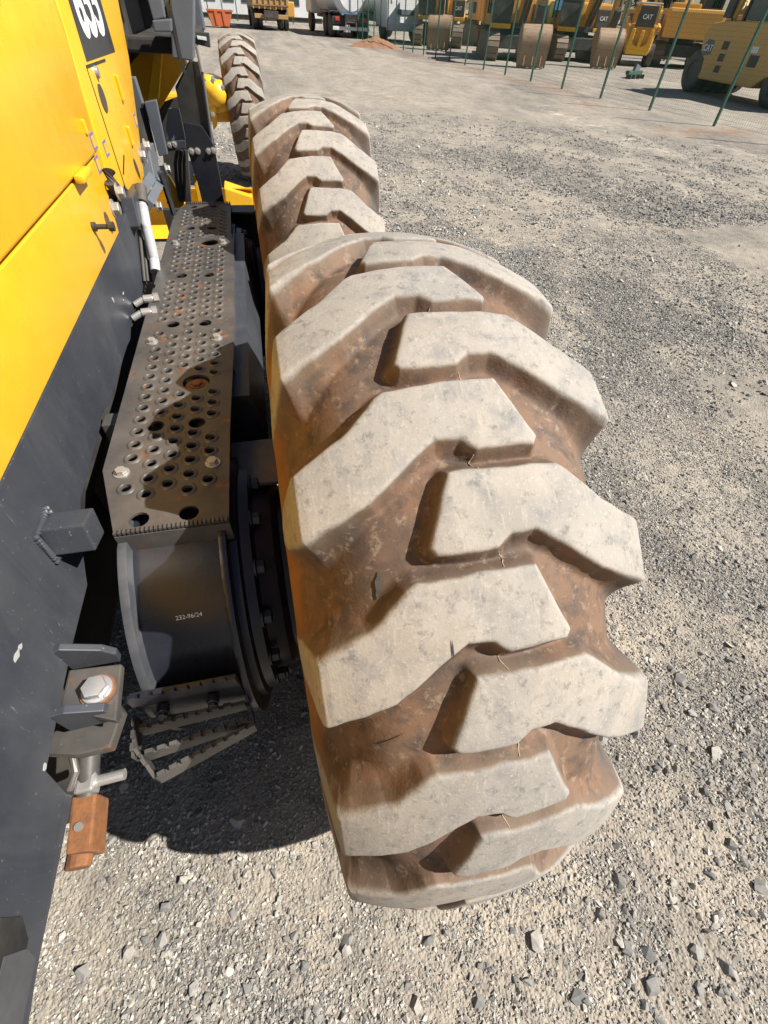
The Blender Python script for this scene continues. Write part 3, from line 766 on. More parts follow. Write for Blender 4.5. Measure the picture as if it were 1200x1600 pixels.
# chassis side plate and engine covers (all on the plane x = -.60)
XF = -.600
fr = [(-1.5, 1.119), (.876, 1.124), (1.09, 1.135), (1.18, 1.10), (1.0, .966), (.89, .951), (.72, .968), (.632, .943), (.588, .948), (.323, .950), (.267, .963), (.228, .955), (.018, .948), (-.06, .905), (-.115, .858), (-.242, .858), (-.42, .846), (-.437, .779), (-.518, .771), (-.68, .754), (-1.5, .70)]
frame = part(MB().prism(fr, 0, XF-.022, XF, .0015), 'chassis_plate', 'frame_black', label='dark painted chassis side plate with scratches')
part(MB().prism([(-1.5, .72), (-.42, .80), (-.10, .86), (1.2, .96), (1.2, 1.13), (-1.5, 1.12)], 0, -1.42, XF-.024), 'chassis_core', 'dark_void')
part(MB().box((XF-.05, -.98, .755), (.075, 1.1, .045), None, .004), 'chassis_rail', 'frame_black')
def panel(pts, name, mat='yellow_paint', x1=XF+.004, bev=.004, label=None, th=.02):
    mb = MB().prism(pts, 0, x1-th, x1); bvs = list(mb.bm.verts)
    es = [e for e in mb.bm.edges if all(abs(v.co.x-x1) < 1e-6 for v in e.verts)]
    bmesh.ops.bevel(mb.bm, geom=es, offset=bev, segments=3, affect='EDGES', profile=.5)
    return part(mb, name, mat, smooth=True, label=label)
panel([(-1.5, 1.125), (.873, 1.129), (.926, 1.291), (-1.5, 1.297)], 'engine_side_panel', label='lower yellow engine side panel with small bolt')
def arc(cy, cz, r, a0, a1, n=6): return [(cy+r*math.cos(R(a0+(a1-a0)*k/n)), cz+r*math.sin(R(a0+(a1-a0)*k/n))) for k in range(n+1)]
door = panel([(-1.5, 1.303), (.922, 1.297)]+[(.985, 1.44), (1.01, 1.515)]+arc(.965, 1.528, .045, 0, 90)+[(-1.5, 1.585)], 'engine_door', x1=XF+.009, bev=.009, label='upper yellow engine door with seam latch')
fp = panel([(.957, 1.21), (1.066, 1.177), (1.10, 1.185), (1.195, 1.130), (1.432, 1.136), (1.585, 1.25), (1.775, 1.412), (1.868, 1.547), (1.95, 1.70), (1.075, 1.70), (1.003, 1.42)], 'cowl_panel', x1=XF+.004, bev=.005, label='yellow cowl panel with number decal')
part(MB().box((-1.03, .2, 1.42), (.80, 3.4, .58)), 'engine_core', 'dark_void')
panel([(-1.5, 1.592), (1.0, 1.575), (1.05, 1.70), (-1.5, 1.84)], 'air_grille', 'black_paint', XF-.01)
part(MB().prism([(-1.5, 1.12), (1.43, 1.14), (1.95, 1.70), (1.6, 1.83), (-1.5, 1.88)], 0, -1.46, -1.44), 'engine_side_panel', 'yellow_paint')
part(MB().prism([(-1.44, 1.715), (-.62, 1.715), (-.66, 1.83), (-1.40, 1.83)], 1, -1.5, 1.75, .01), 'hood_top', 'yellow_paint')
# number decal
dc = panel([(1.128, 1.448), (1.542, 1.441), (1.545, 1.66), (1.16, 1.66)], 'number_decal', 'decal_black', XF+.0055, .0003, 'dark decal reading 655 in white', .001)
text('655', .185, 'number_lettering', 'decal_white', G, frame_M((XF+.0062, 1.335, 1.545), (0, 1, -.02), (1, 0, 0)), .0003, .006, 1.12)
# panel details
dt = part(MB().box((XF+.018, .70, 1.2985), (.02, .09, .016), None, .006), 'seam_latch', 'yellow_paint', smooth=True)
part(MB().cyl((XF+.004, .668, 1.205), (XF+.012, .668, 1.205), .010, 12).cyl((XF+.012, .668, 1.205), (XF+.042, .668, 1.205), .0055, 10).cyl((XF+.040, .668, 1.205), (XF+.052, .668, 1.205), .010, 10), 'rubber_stop', 'machine_black')
part(MB().box((XF+.008, 1.435, 1.367), (.01, .022, .062), None, .004), 'door_rib', 'yellow_paint'); part(MB().box((XF+.008, 1.377, 1.258), (.01, .022, .05), None, .004), 'door_rib', 'yellow_paint')
part(MB().box((XF+.010, .872, 1.356), (.010, .018, .028), None, .004), 'door_rib', 'yellow_paint')
part(MB().lathe([(XF+.003, .030), (XF+.0065, .030), (XF+.0065, .001)], 'X', 20, (0, 1.175, 1.372)), 'lock_cover', 'machine_black')
part(MB().lathe([(XF+.003, .014), (XF+.012, .012), (XF+.012, .001)], 'X', 16, (0, 1.193, 1.423)), 'lock_knob', 'zinc')
part(MB().prism([(1.10, 1.175), (1.105, 1.44), (1.11, 1.44), (1.106, 1.175)], 0, XF+.003, XF+.0052), 'panel_seam', 'dark_void')
part(MB().prism([(1.105, 1.437), (1.105, 1.443), (1.36, 1.438), (1.36, 1.432)], 0, XF+.003, XF+.0052), 'panel_seam', 'dark_void')
part(MB().prism([(1.13, 1.21), (1.135, 1.205), (1.22, 1.235), (1.215, 1.24)], 0, XF+.003, XF+.0052), 'panel_seam', 'dark_void')
for y, z in ((.911, 1.322), (.901, 1.277), (1.031, 1.287), (1.564, 1.271)):
    dx = XF+.0095 if z > 1.30 and y < .95 else XF+.0045
    d = part(MB().box((dx, y, z), (.001, .040, .034)), 'warning_decal', 'decal_blue')
    part(MB().box((dx+.0008, y, z), (.001, .026, .022)), 'decal_field', 'yellow_paint', d)
part(MB().lathe([(XF+.012, .001), (XF+.012, .016), (XF+.003, .016)], 'X', 20, (0, -.045, 1.25)), 'panel_hole', 'dark_void')
# paint chips and stencil on the chassis plate
for y, z, sy, sz in ((.62, 1.055, .005, .010), (.70, 1.02, .005, .003), (.72, 1.03, .010, .003), (-.306, .982, .012, .006), (-.292, .980, .006, .005), (-.415, .853, .007, .006)):
    P = [(y+sy*math.cos(t)*random.uniform(.5, 1), z+sz*math.sin(t)*random.uniform(.5, 1)) for t in np.linspace(0, 6.28, 10)[:-1]]
    part(MB().prism(P, 0, XF, XF+.0008), 'paint_chip', 'chip_grey', frame)
# box-section stop
sc_ = U(118, 830, 0, -.562)
st = part(MB().box((-.566, sc_[1], sc_[2]), (.066, .050, .052), (R(-14), 0, 0), .003), 'frame_stop', 'frame_black', label='square steel stop block on the chassis plate')
wb = MB()
for k in range(40):
    t = 2*math.pi*k/40; q_ = max(abs(math.cos(t)), abs(math.sin(t))); wb.box((-.597, sc_[1]-.002+.030*math.cos(t)/q_, sc_[2]+.031*math.sin(t)/q_), (.010, .008, .008), (t, .4, .3), .003)
part(wb, 'weld_bead', 'frame_black', st)
part(MB().box((-.56, .275, .915), (.10, .045, .05), None, .003), 'spacer_block', 'step_steel')

# ------------------------------------------------------------------ the rest of the grader
def pp(pix, y, th, name, mat, bev=.003, parent=None, smooth=False, label=None, z7=True):
    """an upright plate square to the machine, its outline measured in the photo, standing at distance y"""
    P = [(float(q[0]), float(q[2])) for q in (U(a, b, 1, y) for a, b in pix)]
    return part(MB().prism(P, 1, y, y+th, bev), name, mat, parent, smooth, label)
c3 = lambda L: [(180+a/4.705, b/4.705) for a, b in L]
# tow bracket with its big bolt
zb = .848
q = [U(a, b, 2, zb) for a, b in [(101, 1048), (190, 1037), (181, 1127), (95, 1108)]]
q[0][0] = q[3][0] = XF-.002
tb = part(MB().prism([(float(p[0]), float(p[1])) for p in q], 2, zb-.016, zb, .003), 'tow_bracket', 'step_steel', label='welded tow bracket with one large hexagon bolt')
y1 = float(q[0][1])
part(MB().prism([(XF-.002, .905), (XF+.010, .910), (XF+.060, .886), (XF+.075, .865), (XF+.072, zb-.01), (XF-.002, zb-.01)], 1, y1+.004, y1+.016, .002), 'gusset', 'frame_black', tb)
y2 = float(q[3][1])
part(MB().prism([(XF-.002, .872), (XF+.02, .876), (XF+.068, .858), (XF+.078, zb-.035), (XF-.002, zb-.045)], 1, y2-.020, y2-.006, .002), 'gusset', 'frame_black', tb)
bc = U(150, 1076, 2, zb+.01)
part(MB().cyl((bc[0], bc[1], zb), (bc[0], bc[1], zb+.004), .026, 28), 'washer', 'rust', tb)
part(MB().lathe([(zb+.004, .0225), (zb+.008, .0225), (zb+.010, .019)], 'Z', 28, (bc[0], bc[1], 0)).cyl((bc[0], bc[1], zb+.009), (bc[0], bc[1], zb+.022), .0185, 6, bev=.002), 'bolt', 'bolt_rusty', tb, True)
q2 = [U(a, b, 2, .775) for a, b in [(73, 1150), (178, 1085), (192, 1110), (172, 1168), (120, 1180), (66, 1178)]]
part(MB().prism([(float(p[0]), float(p[1])) for p in q2], 2, .752, .775, .003), 'lower_plate', 'step_steel', tb)
# pin pipe and rusty block hanging below
zk = .69
k4 = [U(a, b, 2, zk) for a, b in [(113, 1243), (150, 1238), (142, 1330), (101, 1336)]]
blk = part(MB().prism([(float(p[0]), float(p[1])) for p in k4], 2, zk-.055, zk, .004), 'pin_block', 'rust', label='rusty square pin block hanging below the tow bracket')
kb = U(123, 1292, 2, zk)
part(MB().cyl((kb[0], kb[1], zk-.002), (kb[0], kb[1], zk+.003), .0065, 18), 'plug', 'zinc', blk)
ke = U(124, 1343, 2, zk-.03)
part(MB().cyl((ke[0], ke[1]+.03, zk-.03), (ke[0], ke[1]-.012, zk-.03), .019, 14, bev=.003), 'pin_end', 'rust', blk)
pa, pb = U(140, 1175, 2, .72), U(136, 1240, 2, .69)
part(MB().cyl(tuple(pa), tuple(pb), .017, 18), 'pipe', 'step_steel', smooth=True)
pc = U(150, 1222, 2, .70); 
part(MB().cyl((pc[0]-.03, pc[1], .70), (pc[0]+.045, pc[1]+.003, .70), .009, 14).box((pc[0]-.012, pc[1], .70), (.03, .03, .03), None, .005), 'hose_clamp', 'zinc')
pd, pe = U(113, 1180, 2, .74), U(108, 1235, 2, .72)
part(MB().tube([tuple(pd), tuple((pd+pe)/2+np.array([.008, 0, 0])), tuple(pe)], .006, 8), 'chain_link', 'step_steel')
# opening and plate low on the chassis rail
part(MB().prism([(-.66, .80), (-.60, .80), (-.578, .825), (-.578, .868), (-.59, .868), (-.66, .86)], 0, XF, XF+.002), 'rail_opening', 'dark_void', frame)
part(MB().prism([(-.72, .775), (-.618, .775), (-.608, .80), (-.612, .845), (-.72, .845)], 0, XF, XF+.003, .001), 'rail_plate', 'flange_grey', frame)

# running gear hidden behind: axle housing, opposite tandem, belly
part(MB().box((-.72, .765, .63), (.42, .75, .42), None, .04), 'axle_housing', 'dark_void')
part(MB().box((-.553, .80, .78), (.07, 1.55, .14), None, .01).box((-.553, .72, .60), (.07, .5, .4), None, .03), 'pivot_housing', 'dark_void')  # inner structure; its near-black also holds the shadow of the gap
part(MB().box((-1.03, .9, .60), (.5, 2.6, .55), None, .05), 'belly_housing', 'dark_void')  # dark box put in to block light under the machine
part(MB().prism(stadium(.31, 0, 1.531, Z0), 0, -1.72, -1.55), 'tandem_case', 'black_paint')
for y in (0, 1.531): add_tyre(G, (-2.06, y, Z0), 60, label='tyre on the far side', gloc=GL)

# things at the front of the step: fittings, wrapped hose, square tubes
H = [tuple(U(a, b, 0, -.565)) for a, b in [(222, 318), (224, 330), (228, 352), (235, 380), (241, 405), (243, 425)]]
_h = np.array(H); _t = np.linspace(0, len(H)-1, 60)
HH = [tuple(np.array([np.interp(v, range(len(H)), _h[:, k]) for k in range(3)])) for v in _t]
part(MB().tube(HH, [.0150+.0011*(i % 2)-(.003 if i < 4 else 0) for i in range(60)], 14), 'wrapped_hose', 'white_wrap', smooth=True, label='hose in ribbed white wrapping')
hs = Vector(H[0])
part(MB().cyl(hs, hs+Vector((0, .05, .03)), .018, 12), 'hose_sleeve', 'machine_black', smooth=True)
for a, b in ((224, 468), (221, 489)):
    f = Vector(U(a, b, 0, -.57)); part(MB().cyl(f, f+Vector((.028, .004, 0)), .0115, 14, bev=.002).cyl(f+Vector((.028, .004, 0)), f+Vector((.042, .006, 0)), .0145, 6).cyl(f-Vector((.025, .01, .01)), f, .009, 12), 'hose_fitting', 'zinc')
for k in range(3):
    L = [tuple(U(a-5*k, b, 0, -.592)) for a, b in [(228, 360), (232, 400), (236, 440)]]
    part(MB().tube(L, .0045, 8), 'thin_hose', 'rubber_hose')
def bar(p0, p1, x, r, name, mat, n=4):
    a, b = U(*p0, 0, x), U(*p1, 0, x); return part(MB().cyl(tuple(a), tuple(b), r, n), name, mat)
bar((236, 278), (212, 318), -.585, .020, 'square_tube', 'grey_cab'); bar((252, 282), (232, 320), -.565, .018, 'square_tube', 'grey_cab')
bar((250, 268), (272, 335), -.545, .010, 'flat_bar', 'frame_black')
L = [tuple(U(a, b, 0, -.575)) for a, b in [(232, 322), (226, 306), (231, 299), (240, 312), (243, 322)]]
part(MB().tube(L, .006, 8), 'hose_loop', 'rubber_hose', smooth=True)
part(MB().prism([(1.02, 1.10), (1.20, 1.12), (1.22, 1.165), (1.05, 1.17)], 0, XF-.01, XF+.03, .004), 'hinge_bracket', 'frame_black')
part(MB().prism([(1.50, 1.09), (1.66, 1.10), (1.68, 1.19), (1.55, 1.20)], 0, XF-.02, XF+.025, .004), 'hinge_bracket', 'grey_cab')
for a, b in ((183, 300), (176, 326), (219, 243), (226, 228), (221, 248), (245, 322), (259, 264)):
    f = Vector(U(a, b, 0, XF+.03)); part(MB().hexbolt(f, (1, 0, 0), .014, .014), 'bracket_bolt', 'zinc')
L = [tuple(U(a, b, 0, XF+.02)) for a, b in [(170, 268), (173, 285), (181, 296)]]
part(MB().tube(L, .016, 10), 'rubber_stop', 'machine_black')

# cab corner, fender and ladder ahead of the step (plates square to the machine)
pp(c3([(100, 570), (140, 570), (200, 760), (310, 1190), (270, 1180), (150, 740)]), 1.98, .05, 'guard_post', 'grey_cab')
gb = pp(c3([(212, 752), (300, 735), (385, 1140), (322, 1150)]), 1.93, .03, 'guard_plate', 'grey_cab', label='blue grey upright guard plate')
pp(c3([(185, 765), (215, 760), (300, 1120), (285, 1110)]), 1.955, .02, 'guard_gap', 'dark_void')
cabc = pp(c3([(400, -60), (575, -60), (575, 440), (560, 450), (500, 440), (420, 430), (410, 250), (412, 150)]), 2.10, .14, 'cab_pillar', 'grey_cab', .006, label='blue grey lower corner pillar of the cab')
part(MB().box(tuple(U(277, 62, 1, 2.115)), (.012, .035, .19)), 'pillar_groove', 'dark_void', cabc)
pp(c3([(270, 150), (408, 140), (415, 235), (290, 235)]), 2.04, .10, 'cab_mount', 'grey_cab', .004)
pp(c3([(220, -60), (330, -60), (370, 130), (280, 150)]), 2.08, .06, 'mirror_arm', 'grey_cab', .004)
pp(c3([(330, -60), (400, -60), (400, 130), (372, 130)]), 2.14, .03, 'cab_window', 'window_glass', .002)
part(MB().box((-1.06, 2.85, 1.42), (1.30, 1.25, .05), None, .01), 'cab_floor', 'dark_void')  # near-black: shade from the cab walls put into the colour
part(MB().box((-1.06, 2.85, 3.2), (1.34, 1.5, .12), None, .03), 'cab_roof', 'yellow_paint')
for x, y in ((-1.66, 2.2), (-.44, 3.4), (-1.66, 3.4)): part(MB().box((x, y, 2.3), (.09, .09, 1.75), None, .01), 'cab_pillar', 'grey_cab')
part(MB().box((-.44, 2.80, 2.4), (.012, 1.1, 1.45)), 'cab_window', 'window_glass'); part(MB().box((-1.06, 2.16, 2.4), (1.15, .012, 1.45)), 'cab_window', 'window_glass')
part(MB().box((-1.06, 3.44, 2.4), (1.15, .012, 1.45)), 'cab_window', 'window_glass'); part(MB().box((-1.66, 2.8, 2.4), (.012, 1.1, 1.45)), 'cab_window', 'window_glass')
part(MB().box((-1.05, 2.5, 1.62), (.8, .6, .45), None, .05), 'cab_seat_box', 'dark_void')  # near-black colour carries the shade inside the cab
# yellow front frame under the cab, in the cab's shade
pp(c3([(90, 500), (230, 330), (390, 300), (530, 470), (330, 800), (180, 760)]), 2.62, .06, 'front_frame', 'yellow_paint')
pp(c3([(222, 265), (385, 268), (380, 345), (350, 352), (318, 730), (240, 730), (288, 352), (240, 342)]), 2.55, .05, 'frame_web', 'yellow_paint')
pp(c3([(440, 640), (540, 450), (580, 450), (650, 930), (500, 900)]), 2.48, .04, 'shaded_guard', 'dark_void')  # guard in near-black, the cab pillar's shadow put into its colour
pp(c3([(0, -60), (400, -60), (420, 420), (330, 820), (60, 620)]), 2.85, .05, 'cab_shade_sheet', 'dark_void')  # upright near-black sheet standing for the shade inside the cab
pp(c3([(320, 770), (500, 700), (560, 1500), (380, 1500)]), 2.72, .05, 'shaded_guard', 'dark_void')
# ladder plates
lad = pp(c3([(500, 895), (640, 928), (735, 1085), (740, 1140), (770, 1300), (802, 1495), (645, 1505), (600, 1330), (545, 1150), (525, 1075)]), 2.02, .02, 'ladder_plate', 'black_paint', .003, label='black curved ladder side plate with bolt heads')
pp(c3([(565, 455), (612, 455), (735, 1085), (645, 1075)]), 2.06, .02, 'ladder_rail', 'black_paint')
part(MB().cyl(tuple(U(308, 72, 1, 2.04)), tuple(U(316, 112, 1, 2.04)), .009, 10), 'ladder_grip', 'zinc'); part(MB().cyl(tuple(U(316, 112, 1, 2.05)), tuple(U(333, 232, 1, 2.05)), .006, 10), 'ladder_grip', 'grey_cab')
for a, b in ((560, 1112), (606, 1110), (688, 1112), (722, 1106)):
    f = Vector(U(180+a/4.705, b/4.705, 1, 2.02)); part(MB().hexbolt(f, (0, -1, 0), .009, .010), 'ladder_bolt', 'zinc', lad)
lb = pp(c3([(390, 798), (470, 800), (517, 1030), (378, 1035), (372, 930)]), 2.12, .02, 'ladder_plate', 'grey_cab')
ls = pp(c3([(385, 1045), (515, 1030), (520, 1090), (388, 1115)]), 2.09, .02, 'ladder_strip', 'frame_black')
for a, b in ((402, 1068), (434, 1060)):
    f = Vector(U(180+a/4.705, b/4.705, 1, 2.09)); part(MB().hexbolt(f, (0, -1, 0), .009, .010), 'ladder_bolt', 'zinc', ls)
for k in range(3):
    L = [tuple(U(*p, 1, 2.15)) for p in c3([(455+32*k, 1105), (440+34*k, 1200), (450+30*k, 1330), (478+14*k, 1480)])]
    part(MB().tube(L, .0085, 8), 'hydraulic_hose', 'rubber_hose', smooth=True)
pp(c3([(568, 1285), (590, 1290), (645, 1480), (610, 1490)]), 2.10, .02, 'lower_frame', 'yellow_paint')
pp(c3([(380, 1280), (400, 1300), (515, 1500), (440, 1560)]), 2.16, .03, 'lower_frame', 'yellow_paint')
hd = pp(c3([(562, 232), (690, 242), (700, 352), (575, 320)]), 2.3, .03, 'slotted_frame', 'machine_black'); pp(c3([(598, 262), (668, 272), (672, 300), (605, 288)]), 2.294, .006, 'lens', 'decal_white', .001, None)  # black frame piece, pale inset plate for its slot; not a lamp
# gooseneck, front axle and moldboard
part(MB().tube([(-1.03, 2.7, 1.25), (-1.03, 3.6, 1.75), (-1.03, 5.2, 1.85), (-1.03, 6.4, 1.35), (-1.03, 7.1, 1.1)], [.22, .2, .19, .17, .16], 12), 'gooseneck', 'yellow_paint', smooth=True)
part(MB().box((-1.05, FY, .68), (1.2, .22, .24), None, .03), 'front_axle', 'yellow_paint')
pp(c3([(628, 572), (700, 570), (780, 605), (800, 650), (805, 720), (832, 818), (745, 838), (700, 830), (650, 740)]), 6.15, .42, 'axle_end', 'yellow_paint', .03, None, True, 'yellow casting at the front axle end')
pp(c3([(705, 845), (752, 842), (748, 930), (722, 962)]), 6.2, .12, 'axle_lug', 'yellow_paint', .012)
def ball(c, r, name='axle_knuckle', mat='yellow_paint', sq=1.):
    return part(MB().lathe([(r*math.cos(R(t))*sq, max(.001, r*math.sin(R(t)))) for t in range(0, 181, 15)], 'Y', 20, tuple(c)), name, mat, smooth=True)
for (a, b), r in (((688, 640), .10), ((742, 690), .115), ((770, 640), .06), ((690, 740), .07), ((712, 800), .06)):
    f = Vector(U(180+a/4.705, b/4.705, 1, 6.14)); ball(f, r, sq=.8)
for a, b in ((718, 588), (790, 640), (716, 836), (660, 590)):
    f = Vector(U(180+a/4.705, b/4.705, 1, 6.11)); part(MB().hexbolt(f, (0, -1, 0), .020, .03), 'axle_bolt', 'zinc')
part(MB().box((-.48, 1.80, .74), (.30, .03, .40)), 'end_dark_plate', 'dark_void'); part(MB().box((-.285, 1.795, .72), (.13, .03, .42)), 'end_dark_plate', 'dark_void')  # dark plates closing the view past the step's front end
blade = []
for k in range(9):
    t = R(-62+124*k/8); blade.append((4.35+.30*math.cos(t)-.1, .22+.22*math.sin(t)))
inner = [(a-.03, b) for a, b in reversed(blade)]
part(MB().prism(blade+inner, 0, -2.7, -.27), 'moldboard', 'yellow_paint', smooth=True)
part(MB().box((-1.5, 4.72, .055), (2.45, .03, .09)), 'cutting_edge', 'track_steel')
pp(c3([(800, 1380), (1010, 1450), (1010, 1562), (850, 1545), (810, 1480)]), 4.3, .25, 'blade_end', 'yellow_paint', .01)

# ------------------------------------------------------------------ background
def gp(px, py):
    p = U(px, py, 2, 0); return float(p[0]), float(p[1])
def prt(mb, name, mat, parent, smooth=False, label=None):
    o = mb.build(name, mat, parent, smooth)
    if label: o['label'] = label
    return o
# green wire fence: posts and one wire panel per bay
posts = []
for k in range(-2, 24):
    x = 372+1/(1.346e-3+.2108e-3*k); y = 15+.245*(x-372); posts.append(gp(x, y))
FN = empty('wire_fence', (posts[2][0], posts[2][1], 0)); tag(FN, 'long green wire mesh fence on slim posts beside the yard road', 'fence')
fo = (-posts[2][0], -posts[2][1], 0)
pm_ = MB().box((0, 0, 1.15), (.05, .05, 2.5), None, .004).box((0, 0, 2.41), (.058, .058, .02))
pmesh = None
for (x, y) in posts:
    if pmesh is None:
        o = pm_.build('fence_post', 'fence_green', FN); pmesh = o.data
    else: o = link('fence_post', pmesh, FN)
    o.location = (x+fo[0], y+fo[1], 0)
def wires(L):
    mb = MB(); H0, H1 = .06, 2.25
    n = max(8, int(L/.06))
    V, Fc = [], []
    def bx(x0, x1, z0, z1, t=.0012):
        b = len(V)
        V.extend([(x0, -t, z0), (x1, -t, z0), (x1, t, z0), (x0, t, z0), (x0, -t, z1), (x1, -t, z1), (x1, t, z1), (x0, t, z1)])
        Fc.extend([(b, b+1, b+5, b+4), (b+1, b+2, b+6, b+5), (b+2, b+3, b+7, b+6), (b+3, b, b+4, b+7)])
    for i in range(n+1): bx(L*i/n-.0012, L*i/n+.0012, H0, H1)
    for z in np.arange(H0, H1+.01, .0762): bx(0, L, z-.0012, z+.0012)
    mb._add(V, Fc); return mb
for (a, b) in zip(posts, posts[1:]):
    L = math.hypot(b[0]-a[0], b[1]-a[1])
    o = wires(L).build('mesh_panel', 'fence_green', FN); o.location = (a[0]+fo[0], a[1]+fo[1], 0); o.rotation_euler = (0, 0, math.atan2(b[1]-a[1], b[0]-a[0]))

def text2(body, size, name, mat, parent, M, off=.0):
    cu = bpy.data.curves.new('t', 'FONT'); cu.body = body; cu.size = size; cu.extrude = .002; cu.offset = off
    cu.align_x = 'CENTER'; cu.align_y = 'CENTER'; cu.resolution_u = 3
    ob = bpy.data.objects.new('t', cu); COL.objects.link(ob); dg = bpy.context.evaluated_depsgraph_get()
    me = bpy.data.meshes.new_from_object(ob.evaluated_get(dg)); bpy.data.objects.remove(ob); bpy.data.curves.remove(cu)
    me.transform(M); me.materials.clear(); me.materials.append(MATS[mat]); me.name = name; return link(name, me, parent)
# machine parts -------------------------------------------------------
def crawler(mb, x, w, L, h, lug=True):
    r = h/2; n = 10
    out = [(-L/2+r-r*math.sin(math.pi*k/n), r+r*math.cos(math.pi*k/n)) for k in range(n+1)]+[(L/2-r+r*math.sin(math.pi*k/n), r-r*math.cos(math.pi*k/n)) for k in range(n+1)]
    mb.prism(out, 0, x-w*.42, x+w*.42)
    per = 2*(L-2*r)+2*math.pi*r; m_ = int(per/.19)
    for i in range(m_):
        d = per*i/m_
        if d < L-2*r: y, z, a = -L/2+r+d, h, 0
        elif d < L-2*r+math.pi*r:
            t = (d-(L-2*r))/r; y, z, a = L/2-r+r*math.sin(t), r+r*math.cos(t), -t
        elif d < 2*(L-2*r)+math.pi*r: y, z, a = L/2-r-(d-(L-2*r)-math.pi*r), 0.02, math.pi
        else:
            t = (d-2*(L-2*r)-math.pi*r)/r; y, z, a = -L/2+r-r*math.sin(t), r-r*math.cos(t), math.pi-t
        mb.box((x, y, max(z, .02)), (w, .165, .045), (a, 0, 0))
    return mb
def bucket_mb(w, s=1.):
    """digging bucket, back facing -y; outline in (y, z)"""
    arc_ = [(.12, 1.16), (-.10, 1.27), (-.28, 1.27), (-.45, 1.20), (-.57, 1.07), (-.63, .90), (-.63, .74), (-.58, .50), (-.52, .25), (-.47, .02)]
    inn = [(a+.06, b_-(.05 if b_ > 1.1 else 0)) for a, b_ in reversed(arc_)]
    mb = MB().prism([(a*s, b_*s) for a, b_ in arc_+inn], 0, -w/2, w/2)
    side = arc_+[(-.30, .12), (.02, .55), (.25, .95)]
    for sx in (-1, 1): mb.prism([(a*s, b_*s) for a, b_ in side], 0, sx*w/2-.02, sx*w/2+.02)
    for xx in (-.3, 0, .3): mb.box((xx*w, -.555*s, .38*s), (.05, .03, .62), (R(-13), 0, 0))
    for k in (-1, 1): mb.prism([(-.30*s, 1.15*s), (-.05*s, 1.0*s), (.0, 1.35*s), (-.2*s, 1.5*s)], 0, k*.16-.025, k*.16+.025)
    return mb
def excavator(name='excavator'):
    e = empty(name)
    for sx in (-1, 1): prt(crawler(MB(), sx*1.12, .55, 4.1, .88), 'track', 'track_steel', e)
    prt(MB().box((0, 0, .62), (1.7, 2.6, .45), None, .04).cyl((0, 0, .8), (0, 0, 1.02), .62, 24), 'undercarriage', 'machine_black', e)
    prt(MB().box((.1, .65, 1.55), (2.5, 2.6, .95), None, .08), 'house', 'cat_yellow', e)
    prt(MB().prism([(-1.25, 1.05), (1.3, 1.05), (1.35, 2.05), (-1.3, 2.05)], 1, 1.95, 2.55, .12), 'counterweight', 'cat_yellow', e)
    prt(MB().box((.1, -.62, 1.12), (2.4, .3, .16), None, .02), 'deck', 'machine_black', e)
    for k in range(5): prt(MB().box((1.357, .35+.17*k, 1.6), (.02, .10, .45)), 'vent_slat', 'machine_black', e)
    c = prt(MB().box((-.78, -.10, 2.08), (.95, 1.65, .10), None, .02).box((-.78, -.10, 2.92), (1.0, 1.7, .09), None, .03), 'cab', 'machine_black', e)
    for sx in (-1.22, -.34):
        for sy in (-.88, .02, .68): prt(MB().box((sx, sy, 2.2), (.07, .07, 1.5)), 'cab_pillar', 'machine_black', c)
    prt(MB().box((-.78, -.87, 2.3), (.82, .02, 1.2)), 'pane', 'window_glass', c)
    for sx in (-1.22, -.34): prt(MB().box((sx, -.42, 2.3), (.02, .84, 1.2)).box((sx, .35, 2.3), (.02, .6, 1.2)), 'pane', 'window_glass', c)
    prt(MB().box((-.78, -.86, 1.55), (.9, .1, .9), None, .02), 'cab_front', 'machine_black', e)
    bo = [(-.55, 1.5), (-1.5, 3.2), (-2.6, 4.15), (-3.4, 4.2), (-4.5, 3.55), (-4.45, 3.25), (-3.3, 3.7), (-2.7, 3.6), (-1.95, 2.8), (-.95, 1.3)]
    prt(MB().prism(bo, 0, .0, .42, .02), 'boom', 'cat_yellow', e)
    ar = [(-4.05, 4.05), (-4.5, 4.1), (-4.75, 3.4), (-4.50, 1.35), (-4.22, 1.3), (-4.2, 3.0)]
    prt(MB().prism(ar, 0, .05, .37, .02), 'arm', 'old_yellow', e)
    prt(MB().cyl((.12, -1.0, 1.25), (.12, -2.2, 2.6), .07).cyl((.30, -1.0, 1.25), (.30, -2.2, 2.6), .07), 'boom_cylinder', 'machine_black', e)
    prt(MB().cyl((.21, -2.7, 4.3), (.21, -4.1, 4.1), .07), 'arm_cylinder', 'machine_black', e)
    prt(MB().cyl((.21, -4.65, 3.4), (.21, -4.75, 1.9), .055).box((.21, -4.60, 1.55), (.30, .12, .5), (R(12), 0, 0), .02), 'bucket_linkage', 'machine_black', e)
    prt(MB().box((.98, -.70, 1.52), (.72, .14, .62), None, .03), 'tool_box', 'machine_black', e)
    text2('CAT', .20, 'lettering', 'decal_white', e, frame_M((.98, -.775, 1.52), (1, 0, 0), (0, -1, 0)), .005)
    prt(MB().box((.98, -.74, 1.12), (.8, .12, .14), None, .02).box((-.78, -.93, 1.10), (.95, .12, .16), None, .02), 'front_step', 'yellow_paint', e)
    prt(MB().tube([(1.2, -.6, 1.85), (1.2, -.6, 2.55), (1.2, .6, 2.55), (1.2, .6, 2.02)], .022, 6).tube([(.6, -.6, 1.85), (.6, -.6, 2.5), (1.2, -.6, 2.55)], .022, 6), 'handrail', 'machine_black', e)
    prt(MB().box((.55, 1.35, 2.12), (1.3, 1.1, .2), None, .05), 'engine_cover', 'cat_yellow', e)
    prt(MB().cyl((.9, 1.6, 2.2), (.9, 1.6, 2.7), .06), 'exhaust', 'machine_black', e)
